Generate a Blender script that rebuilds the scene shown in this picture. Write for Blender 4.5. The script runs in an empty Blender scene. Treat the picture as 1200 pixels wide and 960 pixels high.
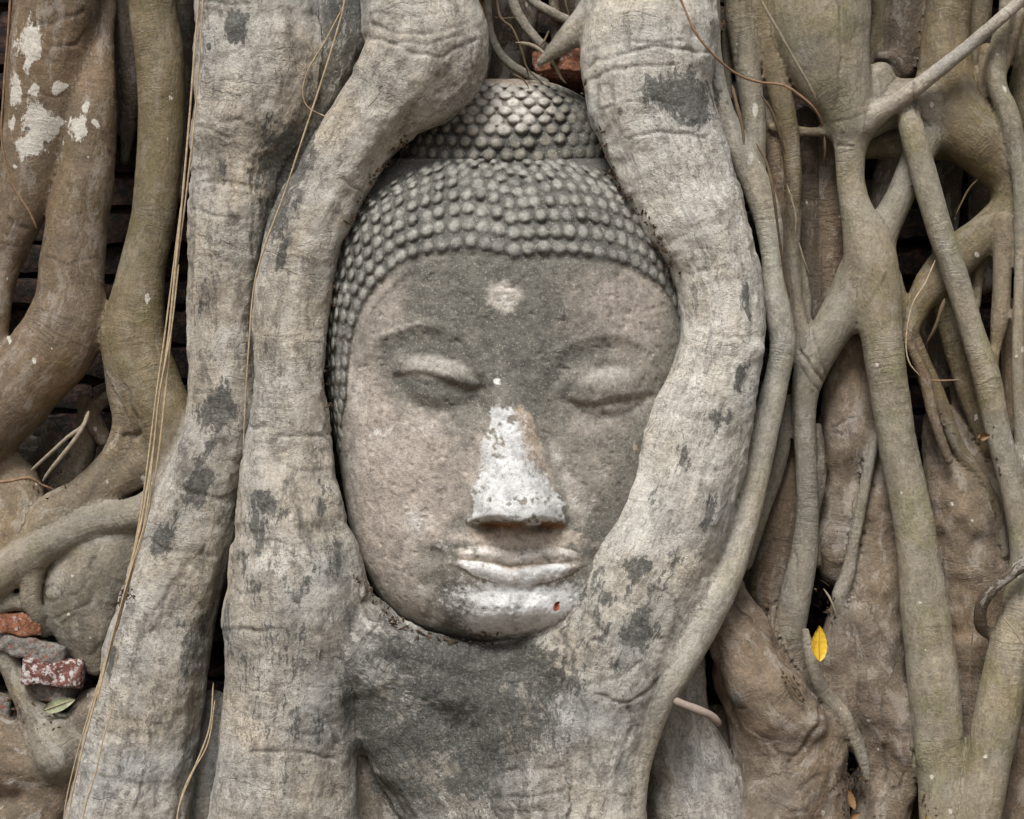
import bpy, math, random
import numpy as np
from mathutils import Vector

random.seed(7)
rng = np.random.default_rng(11)
C = bpy.context.scene.collection
scene = bpy.context.scene

# ------------------------------------------------------------------ camera, light, exposure
CAM_D = 2.0                     # metres from the camera to the plane y = 0
CAM_Z = 0.58
cam_data = bpy.data.cameras.new('camera')
cam = bpy.data.objects.new('camera', cam_data)
C.objects.link(cam)
cam.location = (0, -CAM_D, CAM_Z)
cam.rotation_euler = (math.radians(90), 0, 0)
cam_data.sensor_fit = 'HORIZONTAL'
cam_data.sensor_width = 36
cam_data.lens = 36 * CAM_D / 1.2
cam_data.clip_start = 0.05
cam_data.clip_end = 3000
scene.camera = cam

SUN_EL, SUN_AZ = math.radians(54), math.radians(197)     # azimuth clockwise from +Y
world = bpy.data.worlds.new('World')
scene.world = world
world.use_nodes = True
wn = world.node_tree
wn.nodes.clear()
sky = wn.nodes.new('ShaderNodeTexSky')
sky.sky_type = 'NISHITA'
sky.sun_disc = False
sky.sun_elevation = SUN_EL
sky.sun_rotation = SUN_AZ
sky.air_density = 1.0
sky.dust_density = 4.0
sky.ozone_density = 1.0
hs = wn.nodes.new('ShaderNodeHueSaturation')              # a grey overcast layer takes most of the blue away
hs.inputs['Saturation'].default_value = 0.25
bgn = wn.nodes.new('ShaderNodeBackground')
bgn.inputs['Strength'].default_value = 0.05
wo = wn.nodes.new('ShaderNodeOutputWorld')
wn.links.new(sky.outputs[0], hs.inputs['Color'])
wn.links.new(hs.outputs[0], bgn.inputs[0])
wn.links.new(bgn.outputs[0], wo.inputs[0])

sd = bpy.data.lights.new('sun', 'SUN')
sd.energy = 1.5
sd.angle = math.radians(20)
sd.color = (1.0, 0.98, 0.955)
sun = bpy.data.objects.new('sun', sd)
C.objects.link(sun)
sdir = Vector((math.sin(SUN_AZ) * math.cos(SUN_EL), math.cos(SUN_AZ) * math.cos(SUN_EL), math.sin(SUN_EL)))
sun.rotation_euler = sdir.to_track_quat('Z', 'Y').to_euler()
sun.location = (0, -3, 4)

scene.view_settings.view_transform = 'Standard'
scene.view_settings.look = 'None'
scene.view_settings.exposure = 1.34
scene.view_settings.gamma = 1
scene.view_settings.use_curve_mapping = False
scene.render.engine = 'CYCLES'
scene.cycles.max_bounces = 6
scene.cycles.diffuse_bounces = 4

# ------------------------------------------------------------------ helpers
def P(px, py, y):
    """a point seen at photo pixel (px, py), y metres behind the plane y = 0"""
    s = (CAM_D + y) / CAM_D / 1000.0
    return np.stack([(px - 600) * s, y + 0 * px, CAM_Z + (480 - py) * s], -1)

def P1(px, py, y):
    return P(np.float64(px), np.float64(py), np.float64(y))

def to_px(co):
    s = (CAM_D + co[:, 1]) / CAM_D / 1000.0
    return co[:, 0] / s + 600, 480 - (co[:, 2] - CAM_Z) / s

NT = np.random.default_rng(5).random((64, 64, 64)).astype(np.float32)
def vnoise(p):
    i = np.floor(p).astype(np.int64)
    f = (p - i).astype(np.float32)
    f = f * f * f * (f * (f * 6 - 15) + 10)
    i &= 63
    j = (i + 1) & 63
    x0, y0, z0 = i.T; x1, y1, z1 = j.T
    fx, fy, fz = f.T
    a = NT[x0, y0, z0] * (1 - fx) + NT[x1, y0, z0] * fx
    b = NT[x0, y1, z0] * (1 - fx) + NT[x1, y1, z0] * fx
    c = NT[x0, y0, z1] * (1 - fx) + NT[x1, y0, z1] * fx
    d = NT[x0, y1, z1] * (1 - fx) + NT[x1, y1, z1] * fx
    a = a * (1 - fy) + b * fy
    c = c * (1 - fy) + d * fy
    return (a * (1 - fz) + c * fz) * 2 - 1          # -1 .. 1

def fbm(p, octaves=3, gain=0.5):
    s = 0; a = 1.0; t = 0
    for k in range(octaves):
        s = s + a * vnoise(p * (2.03 ** k) + 17.3 * k); t += a; a *= gain
    return s / t

def smooth(a, b, x):
    t = np.clip((x - a) / (b - a), 0, 1)
    return t * t * (3 - 2 * t)

def polydist(u, v, pts):
    """distance to a polyline and which side (positive = below / after)"""
    best = np.full(u.shape, 1e9); side = np.zeros(u.shape)
    for (x0, y0), (x1, y1) in zip(pts[:-1], pts[1:]):
        dx, dy = x1 - x0, y1 - y0
        t = np.clip(((u - x0) * dx + (v - y0) * dy) / (dx * dx + dy * dy + 1e-9), 0, 1)
        ex, ey = u - x0 - t * dx, v - y0 - t * dy
        d = np.hypot(ex, ey)
        m = d < best
        best = np.where(m, d, best)
        side = np.where(m, np.sign(dx * ey - dy * ex), side)
    return best, side

def blob(u, v, cx, cy, rx, ry, rot=0.0):
    c, s = math.cos(math.radians(rot)), math.sin(math.radians(rot))
    a = (u - cx) * c + (v - cy) * s
    b = -(u - cx) * s + (v - cy) * c
    return np.exp(-((a / rx) ** 2 + (b / ry) ** 2))

def catmull(pts, step):
    pts = np.array(pts, float)
    q = np.vstack([2 * pts[0] - pts[1], pts, 2 * pts[-1] - pts[-2]])
    out = []
    for i in range(1, len(q) - 2):
        p0, p1, p2, p3 = q[i - 1], q[i], q[i + 1], q[i + 2]
        n = max(2, int(np.linalg.norm(p2[:3] - p1[:3]) / step))
        t = np.linspace(0, 1, n, endpoint=False)[:, None]
        out.append(0.5 * ((2 * p1) + (-p0 + p2) * t + (2 * p0 - 5 * p1 + 4 * p2 - p3) * t ** 2 + (-p0 + 3 * p1 - 3 * p2 + p3) * t ** 3))
    out.append(q[-2][None])
    return np.vstack(out)

def mesh_from(name, verts, faces, mat, parent=None, cols=None, normals=None, smooth_=True, attrs=None, extra_mats=()):
    me = bpy.data.meshes.new(name)
    verts = np.asarray(verts, np.float32)
    if isinstance(faces, np.ndarray):
        nf, k = faces.shape
        me.vertices.add(len(verts)); me.vertices.foreach_set('co', verts.ravel())
        me.loops.add(nf * k); me.loops.foreach_set('vertex_index', faces.astype(np.int32).ravel())
        me.polygons.add(nf)
        me.polygons.foreach_set('loop_start', np.arange(0, nf * k, k, dtype=np.int32))
        me.polygons.foreach_set('loop_total', np.full(nf, k, np.int32))
        me.update(calc_edges=True)
    else:
        me.from_pydata(verts.tolist(), [], faces)
        me.update()
    if smooth_:
        me.polygons.foreach_set('use_smooth', np.ones(len(me.polygons), bool))
    if cols is not None:
        a = me.color_attributes.new('tint', 'FLOAT_COLOR', 'POINT')
        c4 = np.ones((len(verts), 4), np.float32); c4[:, :3] = cols
        a.data.foreach_set('color', c4.ravel())
    for k_, val in (attrs or {}).items():
        val = np.asarray(val, np.float32)
        if val.ndim == 2:
            a = me.attributes.new(k_, 'FLOAT_VECTOR', 'POINT'); a.data.foreach_set('vector', val.ravel())
        else:
            a = me.attributes.new(k_, 'FLOAT', 'POINT'); a.data.foreach_set('value', val)
    if normals is not None:
        me.normals_split_custom_set_from_vertices(normals.tolist())
    me.materials.append(mat)
    for m in extra_mats: me.materials.append(m)
    o = bpy.data.objects.new(name, me)
    C.objects.link(o)
    if parent is not None:
        o.parent = parent
        o.matrix_parent_inverse = parent.matrix_world.inverted()
    return o

def tag(o, label=None, cat=None, group=None, kind=None):
    for k, v in (('label', label), ('category', cat), ('group', group), ('kind', kind)):
        if v: o[k] = v
    return o

def empty(name, loc, label, cat, group=None):
    o = bpy.data.objects.new(name, None)
    o.empty_display_size = 0.05
    o.location = [float(x) for x in loc]
    C.objects.link(o)
    bpy.context.view_layer.update()
    return tag(o, label, cat, group)

def vertex_normals(v, f):
    a, b, c, d = (v[f[:, i]] for i in range(4))
    n = np.cross(c - a, d - b)
    out = np.zeros_like(v)
    for i in range(4):
        for ax in range(3):
            out[:, ax] += np.bincount(f[:, i], n[:, ax], len(v))
    return out / (np.linalg.norm(out, axis=1, keepdims=True) + 1e-12)

# ------------------------------------------------------------------ materials
class NB:
    """small node builder"""
    def __init__(self, name):
        self.m = bpy.data.materials.new(name); self.m.use_nodes = True
        self.t = self.m.node_tree; self.t.nodes.clear()
        self.out = self.add('ShaderNodeOutputMaterial')
        self.b = self.add('ShaderNodeBsdfPrincipled')
        self.b.inputs['Specular IOR Level'].default_value = 0.2
        self.b.inputs['Roughness'].default_value = 0.85
        self.t.links.new(self.b.outputs[0], self.out.inputs[0])
    def add(self, t, **kw):
        n = self.t.nodes.new(t)
        for k, v in kw.items(): setattr(n, k, v)
        return n
    def link(self, a, b): self.t.links.new(a, b)
    def attr(self, name): return self.add('ShaderNodeAttribute', attribute_name=name)
    def noise(self, vec, scale, detail=4, rough=0.6):
        n = self.add('ShaderNodeTexNoise')
        n.inputs['Scale'].default_value = scale; n.inputs['Detail'].default_value = detail; n.inputs['Roughness'].default_value = rough
        self.link(vec, n.inputs['Vector']); return n.outputs[0]
    def ramp(self, fac, stops):
        r = self.add('ShaderNodeValToRGB')
        e = r.color_ramp.elements
        while len(e) < len(stops): e.new(0.5)
        for el, (p, c) in zip(e, stops):
            el.position = p; el.color = (c, c, c, 1) if not isinstance(c, tuple) else c + (1,)
        self.link(fac, r.inputs[0]); return r.outputs[0]
    def mix(self, mode, fac, a, b):
        n = self.add('ShaderNodeMix', data_type='RGBA', blend_type=mode)
        for sock, v in ((n.inputs[0], fac), (n.inputs[6], a), (n.inputs[7], b)):
            if isinstance(v, (int, float)): sock.default_value = v
            elif isinstance(v, tuple): sock.default_value = v + (1,)
            else: self.link(v, sock)
        return n.outputs[2]
    def math(self, op, a, b=0.0):
        n = self.add('ShaderNodeMath', operation=op)
        for sock, v in ((n.inputs[0], a), (n.inputs[1], b)):
            if isinstance(v, (int, float)): sock.default_value = v
            else: self.link(v, sock)
        return n.outputs[0]
    def bump(self, height, dist, strength=1.0, normal=None):
        n = self.add('ShaderNodeBump'); n.inputs['Distance'].default_value = dist; n.inputs['Strength'].default_value = strength
        self.link(height, n.inputs['Height'])
        if normal is not None: self.link(normal, n.inputs['Normal'])
        return n.outputs[0]

def bark_material():
    n = NB('fig_bark')
    pos = n.add('ShaderNodeNewGeometry').outputs['Position']
    col = n.attr('tint').outputs['Color']
    rc = n.attr('grain').outputs['Vector']
    rough = n.attr('crust').outputs['Fac']
    blk = n.attr('black').outputs['Fac']
    pal = n.attr('pale').outputs['Fac']
    f0 = n.noise(pos, 95, 7, 0.72)
    f1 = n.noise(pos, 270, 6, 0.72)
    f2 = n.noise(pos, 900, 3, 0.6)
    wv = n.add('ShaderNodeTexNoise'); wv.inputs['Scale'].default_value = 45; wv.inputs['Detail'].default_value = 3; n.link(pos, wv.inputs['Vector'])
    wrp = n.add('ShaderNodeVectorMath', operation='MULTIPLY_ADD'); n.link(wv.outputs['Color'], wrp.inputs[0])
    wrp.inputs[1].default_value = (0.016, 0.016, 0.016); n.link(rc, wrp.inputs[2])
    gm = n.add('ShaderNodeMapping'); gm.inputs['Scale'].default_value = (26, 230, 230); n.link(wrp.outputs[0], gm.inputs['Vector'])
    gr = n.noise(gm.outputs[0], 1.0, 5, 0.7)                 # long grain
    gm2 = n.add('ShaderNodeMapping'); gm2.inputs['Scale'].default_value = (210, 26, 26); n.link(wrp.outputs[0], gm2.inputs['Vector'])
    gr2 = n.noise(gm2.outputs[0], 1.0, 4, 0.65)              # cross wrinkles, in places
    zone = n.ramp(n.noise(pos, 11, 2, 0.5), [(0.48, 0.0), (0.60, 1.0)])
    zone2 = n.ramp(n.noise(pos, 16, 3, 0.6), [(0.40, 0.0), (0.58, 1.0)])
    def lines(sx, sy, width, detail=2):
        m = n.add('ShaderNodeMapping'); m.inputs['Scale'].default_value = (sx, sy, sy); n.link(wrp.outputs[0], m.inputs['Vector'])
        q = n.noise(m.outputs[0], 1.0, detail, 0.5)
        return n.ramp(n.math('ABSOLUTE', n.math('SUBTRACT', q, 0.5)), [(0.0, 1.0), (width, 0.0)])
    cross = n.math('MULTIPLY', lines(24, 4, 0.014), n.math('MULTIPLY', zone, n.math('ADD', n.math('MULTIPLY', rough, 0.8), 0.1)))     # fine rings across
    crack = n.math('MULTIPLY', lines(8, 44, 0.016, 4), n.math('MULTIPLY', zone2, n.math('MULTIPLY', rough, 0.9)))                     # fine cracks along
    fibre = n.math('MULTIPLY', lines(5, 85, 0.050, 3), n.attr('streak').outputs['Fac'])                                                # bleached fibres
    pm_ = n.add('ShaderNodeMapping'); pm_.inputs['Scale'].default_value = (20, 52, 52); n.link(wrp.outputs[0], pm_.inputs['Vector'])
    crust = n.noise(pm_.outputs[0], 1.0, 9, 0.74)                # scabby patches stretched along the grain
    c = n.mix('MULTIPLY', 1.0, col, n.ramp(f1, [(0.30, 0.68), (0.5, 1.0), (0.70, 1.30)]))
    c = n.mix('MULTIPLY', 0.9, c, n.ramp(f0, [(0.28, 0.70), (0.5, 1.0), (0.72, 1.25)]))
    c = n.mix('MULTIPLY', 0.36, c, n.ramp(gr, [(0.3, 0.66), (0.5, 1.0), (0.7, 1.22)]))
    c = n.mix('MULTIPLY', n.math('MULTIPLY', zone, 0.45), c, n.ramp(gr2, [(0.34, 0.62), (0.5, 1.0), (0.7, 1.12)]))
    c = n.mix('MIX', n.math('MULTIPLY', n.ramp(crust, [(0.530, 0.0), (0.565, 1.0)]), n.math('MULTIPLY', rough, 0.78)), c, (0.54, 0.515, 0.465))
    c = n.mix('MIX', n.math('MULTIPLY', n.ramp(crust, [(0.415, 1.0), (0.45, 0.0)]), n.math('MULTIPLY', rough, 0.80)), c, (0.085, 0.08, 0.07))
    c = n.mix('MIX', n.math('MULTIPLY', fibre, 0.65), c, (0.66, 0.63, 0.58))
    # pale lichen bloom, then black fungus, both with ragged grainy rims
    rag = n.math('ADD', n.math('ADD', n.math('MULTIPLY', n.math('SUBTRACT', f1, 0.5), 0.7), n.math('MULTIPLY', n.math('SUBTRACT', gr, 0.5), 0.8)), n.math('MULTIPLY', n.math('SUBTRACT', crust, 0.5), 1.6))
    pm = n.ramp(n.math('ADD', pal, rag), [(0.42, 0.0), (0.56, 1.0)])
    c = n.mix('MIX', n.math('MULTIPLY', pm, 0.85), c, n.mix('MULTIPLY', 1.0, (0.58, 0.55, 0.48), n.ramp(f1, [(0.3, 0.75), (0.7, 1.15)])))
    bm = n.ramp(n.math('SUBTRACT', blk, n.math('SUBTRACT', 0.0, rag)), [(0.42, 0.0), (0.54, 1.0)])
    c = n.mix('MIX', n.math('MULTIPLY', bm, 0.84), c, n.mix('MULTIPLY', 1.0, (0.050, 0.049, 0.045), n.ramp(f1, [(0.3, 0.4), (0.5, 1.0), (0.68, 3.2)])))
    sp = n.noise(pos, 330, 3, 0.6)
    dk = n.math('MULTIPLY', n.math('MULTIPLY', n.ramp(n.math('ADD', sp, n.math('MULTIPLY', n.math('SUBTRACT', f0, 0.5), 0.35)), [(0.58, 0.0), (0.64, 1.0)]), zone2), n.math('MULTIPLY', rough, 0.9))
    c = n.mix('MIX', dk, c, (0.06, 0.055, 0.046))
    sp2 = n.noise(pos, 380, 4, 0.65)
    lt = n.math('MULTIPLY', n.ramp(n.math('SUBTRACT', sp2, n.math('MULTIPLY', n.math('SUBTRACT', f0, 0.5), 0.3)), [(0.60, 0.0), (0.67, 1.0)]), n.math('ADD', n.math('MULTIPLY', rough, 0.45), 0.05))
    c = n.mix('MIX', lt, c, (0.48, 0.455, 0.40))
    c = n.mix('MIX', n.math('MULTIPLY', n.math('MAXIMUM', cross, crack), 0.6), c, (0.075, 0.066, 0.052))
    n.link(c, n.b.inputs['Base Color'])
    h1 = n.math('ADD', n.math('MULTIPLY', f1, 0.8), n.math('ADD', n.math('MULTIPLY', f2, 0.3), n.math('MULTIPLY', f0, 0.9)))
    h = n.math('ADD', n.math('MULTIPLY', h1, n.math('ADD', n.math('MULTIPLY', rough, 0.95), 0.12)),
               n.math('ADD', n.math('MULTIPLY', gr, 0.35), n.math('SUBTRACT', n.math('MULTIPLY', n.math('MULTIPLY', gr2, zone), 0.5), n.math('MULTIPLY', n.math('MAXIMUM', cross, crack), 0.28))))
    n.link(n.bump(h, 0.0050, 0.85), n.b.inputs['Normal'])
    n.link(n.math('ADD', n.math('MULTIPLY', rough, 0.45), 0.50), n.b.inputs['Roughness'])
    n.b.inputs['Specular IOR Level'].default_value = 0.32
    return n.m

def stone_material():
    n = NB('weathered_stucco')
    pos = n.add('ShaderNodeNewGeometry').outputs['Position']
    col = n.attr('tint').outputs['Color']
    f1 = n.noise(pos, 190, 6, 0.72)
    f2 = n.noise(pos, 700, 4, 0.65)
    f0 = n.noise(pos, 80, 7, 0.72)
    lime = n.attr('lime').outputs['Fac']
    c = n.mix('MULTIPLY', 1.0, col, n.ramp(f1, [(0.30, 0.70), (0.5, 1.0), (0.70, 1.28)]))
    c = n.mix('MULTIPLY', 0.95, c, n.ramp(f0, [(0.30, 0.58), (0.5, 1.0), (0.70, 1.32)]))
    sp = n.noise(pos, 380, 4, 0.65)
    c = n.mix('MIX', n.math('MULTIPLY', n.ramp(sp, [(0.575, 0.0), (0.66, 1.0)]), 0.5), c, (0.46, 0.42, 0.36))
    rag = n.math('ADD', n.math('MULTIPLY', n.math('SUBTRACT', f1, 0.5), 1.1), n.math('MULTIPLY', n.math('SUBTRACT', f0, 0.5), 1.0))
    lm = n.ramp(n.math('ADD', lime, rag), [(0.30, 0.0), (0.64, 1.0)])
    c = n.mix('MIX', n.math('MULTIPLY', lm, 0.95), c, n.mix('MULTIPLY', 1.0, (0.68, 0.675, 0.665), n.ramp(n.noise(pos, 55, 8, 0.78), [(0.36, 0.58), (0.5, 0.95), (0.62, 1.10)])))
    sp2 = n.noise(pos, 300, 3, 0.6)
    c = n.mix('MIX', n.math('MULTIPLY', n.ramp(sp2, [(0.60, 0.0), (0.68, 1.0)]), 0.5), c, (0.08, 0.075, 0.062))
    n.link(c, n.b.inputs['Base Color'])
    h = n.math('ADD', n.math('MULTIPLY', f1, 0.8), n.math('MULTIPLY', f2, 0.5))
    n.link(n.bump(h, 0.0026, 0.8), n.b.inputs['Normal'])
    n.b.inputs['Roughness'].default_value = 0.88
    return n.m

def plain_material(name, col, var=0.35, scale=120, bump=0.001, rough=0.85, second=None, second_at=0.58, spec=0.2):
    n = NB(name)
    pos = n.add('ShaderNodeNewGeometry').outputs['Position']
    f = n.noise(pos, scale, 5, 0.65)
    c = n.mix('MULTIPLY', 1.0, col, n.ramp(f, [(0.25, 1 - var), (0.5, 1.0), (0.75, 1 + var)]))
    if second:
        g = n.noise(pos, scale * 0.8, 6, 0.72)
        c = n.mix('MIX', n.ramp(g, [(second_at, 0.0), (second_at + 0.06, 1.0)]), c, second)
    n.link(c, n.b.inputs['Base Color'])
    n.link(n.bump(f, bump, 0.9), n.b.inputs['Normal'])
    n.b.inputs['Roughness'].default_value = rough
    n.b.inputs['Specular IOR Level'].default_value = spec
    return n.m

BARK = bark_material()
STONE = stone_material()
BRICK_DARK = plain_material('old_dark_brick', (0.060, 0.036, 0.027), 0.6, 110, 0.004, 0.95, (0.022, 0.020, 0.019), 0.46)  # very dark brown over the whole wall, with near-black blotches
BRICK_RED = plain_material('broken_red_brick', (0.20, 0.086, 0.05), 0.7, 170, 0.004, 0.95, (0.36, 0.31, 0.27), 0.57)
BRICK_GREY = plain_material('mortared_dark_brick', (0.17, 0.155, 0.14), 0.8, 190, 0.004, 0.95, (0.22, 0.085, 0.05), 0.55)
BRICK_WHITE = plain_material('limed_brick', (0.15, 0.065, 0.05), 0.8, 170, 0.004, 0.95, (0.46, 0.43, 0.42), 0.50)
SOIL = plain_material('dry_soil', (0.13, 0.10, 0.07), 0.45, 14, 0.01, 0.95)
STRAW = plain_material('dry_straw_fibre', (0.38, 0.295, 0.19), 0.4, 160, 0.0006)
RUSTY = plain_material('rusty_brown_vine', (0.215, 0.135, 0.08), 0.4, 160, 0.0006)
GREYTWIG = plain_material('grey_twig_bark', (0.24, 0.20, 0.145), 0.35, 160, 0.0008)
DARKTWIG = plain_material('brown_twig_bark', (0.125, 0.09, 0.055), 0.35, 160, 0.0008)
PALETWIG = plain_material('pale_root_skin', (0.25, 0.20, 0.165), 0.2, 160, 0.0006)
YLEAF = plain_material('yellow_leaf', (0.56, 0.35, 0.02), 0.15, 90, 0.0004, 0.5, (0.46, 0.21, 0.02), 0.54, 0.4)
PLEAF = plain_material('withered_green_leaf', (0.30, 0.31, 0.20), 0.5, 140, 0.0006, 0.7)
BLEAF = plain_material('brown_dead_leaf', (0.20, 0.115, 0.055), 0.3, 90, 0.0008, 0.7)
OLEAF = plain_material('ochre_dead_leaf', (0.30, 0.18, 0.05), 0.3, 90, 0.0008, 0.7)
REDBIT = plain_material('orange_red_petal', (0.22, 0.065, 0.032), 0.4, 200, 0.0006, 0.7)

# ------------------------------------------------------------------ ground and brick wall
def ground():
    n = 60
    xs = np.concatenate([-np.geomspace(1500, 2, 12), np.linspace(-1.8, 1.8, n), np.geomspace(2, 1500, 12)])
    ys = np.concatenate([-np.geomspace(1500, 2, 12), np.linspace(-1.9, 0.8, n), np.geomspace(1, 1500, 12)])
    X, Y = np.meshgrid(xs, ys, indexing='ij')
    v = np.stack([X.ravel(), Y.ravel(), np.zeros(X.size)], 1)
    near = np.exp(-(v[:, 0] ** 2 + v[:, 1] ** 2) / 6)
    v[:, 2] = -0.03 + near * 0.02 * fbm(v * 3.0 + 5)
    i, j = np.meshgrid(np.arange(len(xs) - 1), np.arange(len(ys) - 1), indexing='ij')
    a = (i * len(ys) + j).ravel(); b = a + len(ys)
    f = np.stack([a, b, b + 1, a + 1], 1)
    tag(mesh_from('ground', v, f, SOIL), kind='structure')
ground()

def brick_block(L, H, T, seg=0.012, seed=0, rough=0.004, rnd=0.007):
    """one worn brick: a rounded box with a broken, uneven surface, centred at the origin"""
    nx, ny, nz = max(3, int(L / seg)), max(3, int(T / seg)), max(3, int(H / seg))
    verts = []; faces = []
    def side(o, du, dv, nu, nv):
        s = len(verts)
        for a in range(nu + 1):
            for b in range(nv + 1):
                verts.append(o + du * a / nu + dv * b / nv)
        for a in range(nu):
            for b in range(nv):
                k = s + a * (nv + 1) + b
                faces.append((k, k + nv + 1, k + nv + 2, k + 1))
    x, y, z = np.array([L, 0, 0.]), np.array([0, T, 0.]), np.array([0, 0, H * 1.])
    o = -(x + y + z) / 2
    side(o, x, z, nx, nz); side(o + y + x, -x, z, nx, nz)
    side(o + x, y, z, ny, nz); side(o + y, -y, z, ny, nz)
    side(o + z, x, y, nx, ny); side(o + y, x, -y, nx, ny)
    v = np.array(verts); f = np.array(faces)
    half = np.array([L, T, H]) / 2
    inner = np.clip(v, -(half - rnd), half - rnd)
    d = v - inner
    ln = np.linalg.norm(d, axis=1, keepdims=True)
    v = inner + d / (ln + 1e-9) * rnd
    p = v + seed * 3.7
    v = v + np.stack([vnoise(p * 70), vnoise(p * 70 + 9), vnoise(p * 70 + 21)], 1) * rough + np.stack([vnoise(p * 220), vnoise(p * 220 + 9), vnoise(p * 220 + 21)], 1) * rough * 0.35
    return v, f

wall_v = []; wall_f = []; off = 0
WALL_Y = 0.275
zz = -0.05; row = 0
while zz < 2.3:
    h = random.uniform(0.040, 0.050)
    x = -2.6 + random.uniform(0, 0.2)
    while x < 2.6:
        L = random.uniform(0.16, 0.23)
        detail = abs(x) < 0.8 and zz < 1.25
        v, f = brick_block(L - 0.008, h - 0.006, 0.10, 0.014 if detail else 0.05, seed=row * 31 + x * 7, rough=0.004)
        v = v + np.array([x + L / 2, WALL_Y + 0.05 + random.uniform(-0.034, 0.020), zz + h / 2 + random.uniform(-0.003, 0.003)])
        wall_v.append(v); wall_f.append(f + off); off += len(v)
        x += L
    zz += h; row += 1
bv = np.array([[-2.7, WALL_Y + 0.03, -0.1], [2.7, WALL_Y + 0.03, -0.1], [2.7, WALL_Y + 0.03, 2.3], [-2.7, WALL_Y + 0.03, 2.3],
               [-2.7, WALL_Y + 0.5, -0.1], [2.7, WALL_Y + 0.5, -0.1], [2.7, WALL_Y + 0.5, 2.3], [-2.7, WALL_Y + 0.5, 2.3]])
wall_v.append(bv); wall_f.append(np.array([[0, 1, 2, 3], [5, 4, 7, 6], [4, 0, 3, 7], [1, 5, 6, 2], [3, 2, 6, 7]]) + off)
tag(mesh_from('brick_wall', np.vstack(wall_v), np.vstack(wall_f), BRICK_DARK),
    'old dark brick wall glimpsed through gaps behind the tangled roots', 'wall')

# ------------------------------------------------------------------ the fig tree's roots
PALE = (0.405, 0.370, 0.318); PALE2 = (0.475, 0.438, 0.378); CHEST = (0.305, 0.280, 0.240)
OLIVE = (0.156, 0.121, 0.070); LBROWN = (0.152, 0.107, 0.068); GREYOL = (0.216, 0.189, 0.146)
STEM = (0.240, 0.209, 0.154); SLIM = (0.32, 0.288, 0.228); EARTH = (0.170, 0.128, 0.089); GREY = (0.31, 0.28, 0.238)
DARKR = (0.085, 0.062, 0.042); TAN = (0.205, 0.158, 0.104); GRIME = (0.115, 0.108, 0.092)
ROOTS = []
GROUP, BACK = 'left', 0.0
def R(pts, tone, y=0.0, flat=1.0, crust=0.3, moss=0.2, label=None, k=None):
    """pts: (px, py, radius px[, depth mm]); y: depth of the centre line in mm"""
    ROOTS.append(dict(pts=[(p[0], p[1], p[2], (p[3] if len(p) > 3 else y) / 1000.0 + BACK) for p in pts], group=GROUP,
                      tone=tone, flat=flat, crust=crust, moss=moss, label=label))

# --- left side
GROUP, BACK = 'left', 0.058
R([(70, -150, 52), (66, 0, 49), (56, 80, 46), (45, 150, 41), (33, 210, 36), (14, 270, 28), (2, 330, 17), (-8, 400, 16), (-20, 470, 16)], LBROWN, 20, 0.9, 0.25, 0.25,
  'thick brown root with patches of white lichen')
R([(122, 0, 14, 60), (119, 40, 16, 40), (111, 110, 25), (103, 200, 32), (90, 267, 36), (84, 320, 38), (82, 360, 42), (68, 400, 47), (36, 440, 46), (2, 480, 44), (-50, 520, 46), (-160, 560, 46)], LBROWN, 15, 0.9, 0.2, 0.45,
  'brown root sweeping down and away to the left')
R([(176, -150, 27), (179, 0, 28), (186, 60, 29), (189, 110, 28), (188, 167, 27), (180, 250, 26), (167, 313, 28), (160, 365, 33), (160, 410, 38), (176, 455, 38), (196, 500, 34), (205, 560, 26), (195, 620, 22)], OLIVE, 12, 0.9, 0.12, 0.55,
  'smooth olive root bending beside the pale trunk')
R([(140, 400, 18), (146, 450, 21), (152, 490, 20), (138, 525, 15), (118, 553, 15), (95, 580, 20), (62, 605, 26), (40, 640, 22)], TAN, 12, 0.9, 0.4, 0.2)
R([(186, 520, 28), (160, 548, 24), (130, 565, 22), (95, 592, 21), (60, 615, 20)], TAN, 18, 0.9, 0.4, 0.2)
R([(210, 560, 26), (182, 590, 20), (150, 604, 19), (110, 612, 19), (67, 630, 21), (25, 655, 22), (-8, 680, 22), (-60, 715, 24), (-160, 740, 26)], GREYOL, 0, 0.95, 0.15, 0.3,
  'smooth grey root arching across to the left edge')
R([(40, 645, 14), (38, 675, 13), (37, 700, 11), (44, 722, 9, 5), (52, 740, 8, 20)], GREYOL, 0, 1, 0.15, 0.45)
R([(24, 706, 10, 8), (8, 708, 10), (-14, 718, 12), (-60, 740, 14)], GREYOL, 8, 1, 0.15, 0.4)
GROUP = 'left_low'
R([(-60, 490, 40), (2, 545, 24), (18, 580, 33), (12, 620, 42), (-2, 655, 36), (-60, 680, 40)], TAN, 30, 0.8, 0.35, 0.2)
GROUP = 'knob'
R([(140, 625, 42), (118, 655, 50), (102, 690, 51), (100, 725, 42), (104, 757, 25), (110, 778, 14)], GREYOL, 24, 0.70, 0.35, 0.3,
  'swollen root knob marked with round scars')
GROUP = 'left_foot'
R([(-60, 700, 22), (-12, 735, 18), (8, 770, 16), (24, 805, 17), (42, 840, 22), (70, 880, 40)], GREYOL, 18, 0.9, 0.35, 0.25)
R([(-70, 850, 40), (-12, 880, 44), (30, 893, 40), (62, 892, 26), (80, 880, 18)], EARTH, 22, 0.8, 0.45, 0.1)
R([(110, 840, 30), (75, 905, 38), (30, 960, 42), (-30, 1010, 50)], EARTH, 30, 0.8, 0.45, 0.1)
R([(-30, 810, 14), (8, 830, 14), (14, 860, 16)], EARTH, 50, 0.9, 0.4, 0.1)
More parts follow.
